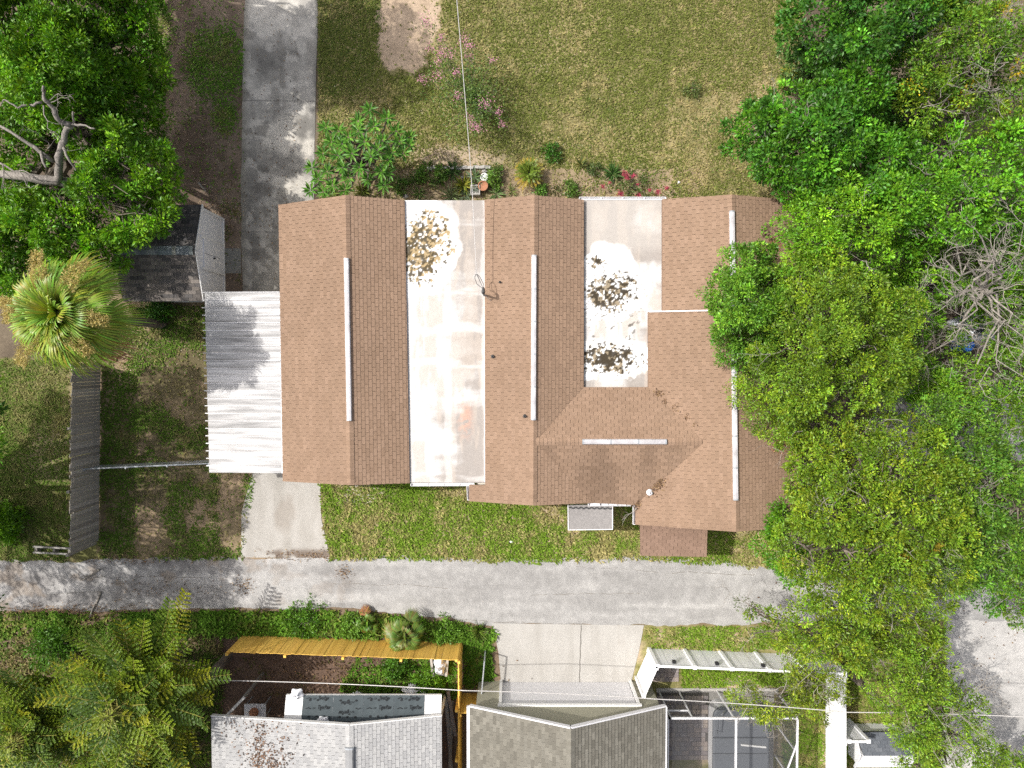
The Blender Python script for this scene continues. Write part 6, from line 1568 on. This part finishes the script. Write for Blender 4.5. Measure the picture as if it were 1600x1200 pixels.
tree('dark_east_tree', 'deep green tree at the east edge above the street', (1545, 790), [(1500, 720, 5.6, 46), (1555, 710, 5.4, 46), (1595, 740, 5.6, 44), (1490, 775, 5.8, 46), (1540, 775, 6.2, 50), (1590, 795, 6.2, 48), (1500, 830, 6.0, 46), (1555, 835, 6.2, 48), (1595, 850, 5.8, 42), (1490, 880, 5.4, 40), (1535, 880, 5.4, 36), (1450, 660, 5.0, 36), (1500, 670, 4.6, 30)], [(0.0995, 0.218, 0.0213), (0.0819, 0.185, 0.0213), (0.1287, 0.2511, 0.0232)], 213, 46, 28, .12, .058, .27, bare=20, trunk_r=.2)
tree('sparse_tree', 'sparse rust-tinged tree leaning over the white fence', (1330, 1000), [(1260, 955, 4.4, 34), (1305, 950, 5.0, 40), (1355, 955, 5.2, 42), (1405, 945, 5.2, 40), (1445, 940, 4.8, 36), (1270, 990, 4.4, 34), (1320, 995, 4.8, 38), (1370, 1000, 4.8, 38), (1420, 985, 4.6, 36), (1215, 975, 3.8, 24), (1185, 960, 3.6, 14), (1240, 1005, 3.8, 22), (1170, 945, 3.4, 9), (1175, 990, 3.4, 10)], G_ORG, 214, 40, 24, .115, .055, .26, bare=22, trunk_r=.15, yellow=.008, accent=(.34, .27, .03), gaps=.37)
tree('patio_tree', 'wispy small-leaved branch tree above the screened patio', (1302, 1035), [(1160, 1090, 3.6, 22), (1185, 1100, 3.6, 20), (1210, 1085, 3.6, 18), (1255, 1055, 3.8, 30), (1285, 1070, 3.6, 28), (1190, 1120, 3.4, 12), (1265, 1090, 3.4, 22), (1205, 1120, 3.3, 9)], [(0.1638, 0.2511, 0.0194), (0.1989, 0.2642, 0.0213)], 215, 38, 22, .11, .052, .20, bare=26, trunk_r=.07)
tree('street_tree', 'airy green street tree by the slate-grey hut', (1430, 1120), [(1375, 1030, 4.6, 36), (1420, 1020, 4.8, 40), (1445, 985, 4.6, 34), (1400, 1070, 5.2, 42), (1445, 1060, 5.4, 42), (1420, 1115, 5.6, 44), (1470, 1105, 5.4, 40), (1445, 1155, 5.4, 44), (1490, 1150, 5.0, 38), (1430, 1195, 5.0, 40), (1480, 1195, 4.8, 38), (1515, 1105, 4.4, 22), (1530, 1170, 4.2, 26), (1510, 1075, 4.2, 16), (1400, 1000, 4.2, 30)], [(0.1462, 0.2577, 0.0174), (0.117, 0.218, 0.0174), (0.1756, 0.2841, 0.0213)], 216, 36, 25, .105, .05, .25, bare=26, trunk_r=.16)
tree('edge_tree', 'green tree tip at the east edge beside the sunny street', (1625, 930), [(1585, 930, 4.4, 30), (1610, 900, 4.8, 36), (1610, 955, 4.6, 30), (1575, 955, 3.8, 16)], G_OLV + G_MID, 217, 50, 26, .12, .058, .24, bare=5, trunk_r=.12)
tree('edge_tree', 'green bush at the south-east corner of the street', (1600, 1195), [(1590, 1190, 2.4, 26), (1570, 1205, 2.2, 26), (1610, 1170, 2.4, 26)], G_OLV, 218, 50, 26, .12, .058, .22, bare=6, trunk_r=.08)
tree('corner_tree', 'green shrubby tree between road and spreading tree', (1420, 170), [(1390, 180, 3.4, 42), (1430, 200, 3.4, 40), (1380, 215, 3.2, 36), (1320, 110, 3.2, 36), (1410, 130, 3.4, 38)], G_DRK, 219, 44, 24, .14, .07, .26)
tree('west_tree', 'leafy tree reaching in at the west edge above the shaded lawn', Vector((-26.5, -3.5, 0)), [(-75, 600, 6.4, 66), (-60, 690, 6.6, 66), (-110, 650, 7.2, 70), (-70, 780, 6.6, 62), (-130, 740, 7.0, 70), (-70, 850, 6.4, 56), (-120, 870, 6.8, 66), (-60, 930, 6.0, 50), (-120, 960, 6.4, 56), (-40, 560, 5.4, 40), (-190, 640, 7.4, 76), (-200, 760, 7.4, 76), (-190, 880, 7.0, 70), (-180, 560, 7.2, 70), (-45, 640, 5.6, 40), (-150, 960, 7.6, 66), (-220, 930, 7.8, 66), (-290, 970, 7.8, 66), (-110, 1010, 7.2, 52), (-70, 890, 6.8, 50), (-330, 900, 7.6, 66), (-260, 860, 7.6, 60), (-260, 945, 7.0, 52), (-340, 965, 7.2, 54), (-420, 935, 7.0, 56), (-480, 950, 7.0, 48), (-400, 600, 7.0, 54), (-450, 700, 7.0, 60), (-400, 790, 7.0, 54)], G_BRT, 220, 28, 22, .19, .085, .30, trunk_r=.3, gaps=.50)

# dead tree
def dead_tree():
    R = random.Random(33); B = P(1530, 470, 0); root = thing('dead_tree', B, 'pale leafless dead tree tangled among the eastern trees', 'tree')
    fork = Vector((B.x, B.y, 3.0)); m = MB(); fork = P(1537, 452, 5.0); m.tube([B, B.lerp(fork, .5), fork], [.2, .16, .14], 8); m.build('trunk', MT['deadwood'], root)
    for x, y, z in ((1503, 335, 7.2), (1480, 400, 6.8), (1600, 350, 7.0), (1590, 380, 6.6), (1470, 470, 6.0), (1600, 445, 6.4), (1560, 560, 5.6), (1590, 620, 5.4), (1490, 520, 5.4), (1530, 600, 5.2), (1440, 560, 5.0), (1460, 360, 6.4), (1600, 540, 6.0), (1555, 400, 7.2), (1450, 430, 6.0)):
        e = P(x, y, z); m = MB(); pth = limb_path(fork, e, 6, .26, .05, R); m.tube(pth, [.05, .042, .034, .028, .022, .016, .009], 5)
        for k in range(6):
            i = R.randint(1, 6); d = ((e - fork).normalized() * .7 + Vector((R.gauss(0, .7), R.gauss(0, .7), R.gauss(.0, .3)))).normalized(); twig(m, pth[i], d, R.uniform(.6, 1.4), .014, 2, R, 5, .34)
        m.build('limb', MT['deadwood'], root)
dead_tree()
# things glimpsed under the dead tree
p = P(1515, 515, 0); crumple('grey_tarpaulin', p.x, p.y, .1, 1.0, .9, 1.0, MT['steel'], 'grey covered heap glimpsed under the dead tree', 'tarpaulin', 50)
p = P(1492, 540, 0); m = MB(); m.lathe(p, [(0, .02), (.26, .02), (.29, .3), (.29, .6), (.26, .88), (.22, .9), (.22, .87), (0, .87)], 18); tag(m.build('blue_barrel', MT['blue'], loc=p), 'blue plastic barrel beside the grey covered heap', 'barrel')

# ------------------------------------------------------------------ fallen leaves, twigs and debris
def litter(name, label, spots, n, seed, cols, size=(.05, .10), surf=None):
    r = np.random.default_rng(seed); pos = []
    for x, y, sx, sy, w in spots:
        k = int(n * w)
        for a_, b_ in zip(r.normal(x, sx, k), r.normal(y, sy, k)):
            q = surf(a_, b_) if surf else P(a_, b_, .03)
            if q is not None: pos.append((q.x, q.y, q.z + .022))
    pos = np.array(pos); k = len(pos); C = np.array(cols)[r.integers(0, len(cols), k)] * r.uniform(.6, 1.2, k)[:, None]; a = r.uniform(0, 6.28, k)
    o = link(name, leaf_mesh(name, pos, np.stack([np.cos(a), np.sin(a), r.normal(.05, .12, k)], 1), np.tile([0, 0, 1.], (k, 1)) + r.normal(0, .25, (k, 3)), r.uniform(*size, k), r.uniform(size[0] * .5, size[1] * .5, k), C), mat=MT['litter'])
    return tag(o, label, 'leaves', kind='stuff')
BRN = [(.14, .085, .05), (.20, .12, .07), (.09, .055, .035), (.26, .17, .09)]
litter('fallen_leaves', 'dead brown leaves caught in the valley beside the vent pipe', [(1024, 757, 7, 6, 1), (1032, 750, 3, 3, .4), (994, 786, 4, 4, .6)], 170, 61, BRN, (.06, .12), surf=lambda x, y: S3(x, y))
litter('fallen_leaves', 'twiggy debris along the north valley of the cross gable', [(1028, 615, 5, 3, 1), (1038, 626, 3, 4, .3), (1055, 638, 4, 3, .35), (1073, 652, 3, 3, .3), (1085, 664, 2, 2, .12)], 60, 62, BRN, (.05, .10), surf=lambda x, y: S3(x, y))
litter('fallen_leaves', 'rusty dead leaves heaped at the roof edge under the wood', [(1222, 690, 9, 9, 1), (1212, 383, 6, 6, .4)], 260, 63, [(.26, .13, .07), (.20, .10, .06), (.32, .18, .10)], (.06, .12), surf=lambda x, y: S3(x, y))
def gsurf(x, y):
    if not (332 < x < 540 and y > 1120): return None
    z = 3.0
    for _ in range(5):
        q = P(x, y, z); z = gr - (gr - gz) * abs(q.x - RG0.x) / abs(GL.x - RG0.x)
    return P(x, y, z) if q.y < GL.y else None
litter('fallen_leaves', 'dark dead leaves scattered on the pale grey roof', [(440, 1170, 14, 18, .5), (405, 1165, 6, 22, .9), (400, 1185, 14, 14, .6), (370, 1140, 22, 14, .35), (430, 1190, 14, 8, .4), (415, 1135, 14, 7, .2), (420, 1196, 10, 7, .5)], 170, 64, [(.10, .065, .045), (.05, .035, .028), (.22, .13, .085), (.28, .18, .12)], (.05, .13), surf=gsurf)
litter('fallen_leaves', 'brown leaf litter along both edges of the alley', [(120, 952, 60, 5, 1), (60, 955, 40, 4, .6), (260, 920, 40, 10, .5), (490, 868, 40, 4, .6), (200, 875, 60, 4, .5), (130, 965, 24, 8, .9), (380, 915, 8, 8, .3), (540, 895, 8, 6, .2)], 300, 65, BRN + [(.34, .24, .14)], (.04, .10))
litter('fallen_leaves', 'leaf litter over the bare west yard and beside the bed', [(310, 180, 40, 120, 1), (345, 340, 15, 40, .5), (240, 560, 60, 60, .7), (650, 270, 50, 18, .7), (850, 295, 60, 8, .5), (430, 330, 30, 70, .2)], 900, 66, BRN + [(.36, .27, .16), (.42, .36, .26)], (.04, .10))
litter('fallen_leaves', 'leaf litter under the eastern trees and on the street', [(1480, 500, 100, 250, 1), (1550, 1000, 40, 50, .03), (1290, 500, 60, 200, .5), (520, 1055, 110, 22, .6)], 1500, 67, BRN, (.06, .13))
litter('fallen_leaves', 'stray pale leaves scattered over the dry north lawn', [(850, 140, 170, 80, 1), (620, 190, 60, 60, .3)], 420, 68, [(.42, .36, .24), (.34, .27, .16), (.5, .46, .36)], (.03, .07))
litter('fallen_leaves', 'stray dry leaves on the long driveway', [(440, 120, 25, 90, 1), (430, 330, 25, 50, .5)], 120, 69, BRN, (.04, .09))
tw = [(157, 925, 140, 965, 'forked dead stick lying across the alley edge'), (155, 890, 128, 908, 'short dark stick on the shaded alley'), (310, 285, 322, 300, 'broken board end north of the shed')]
for x0, y0, x1, y1, lab in tw:
    m = MB(); R = random.Random(int(x0)); a, b = P(x0, y0, .05), P(x1, y1, .08); m.tube(limb_path(a, b, 4, .1, 0, R), [.045, .04, .035, .03, .015], 6); twig(m, a.lerp(b, .4), (b - a).normalized() + Vector((.5, .2, .1)), .5, .015, 1, R); tag(m.build('dead_stick', MT['deadwood'], loc=a), lab, 'stick')
m = MB(); R = random.Random(5); q = S3(994, 797)
twig(m, q + Vector((0, .1, .1)), (-.6, -.8, .05), .75, .02, 1, R); tag(m.build('dead_stick', MT['deadwood'], loc=q), 'pale twig hanging off the roof beside the grey canopy', 'stick')
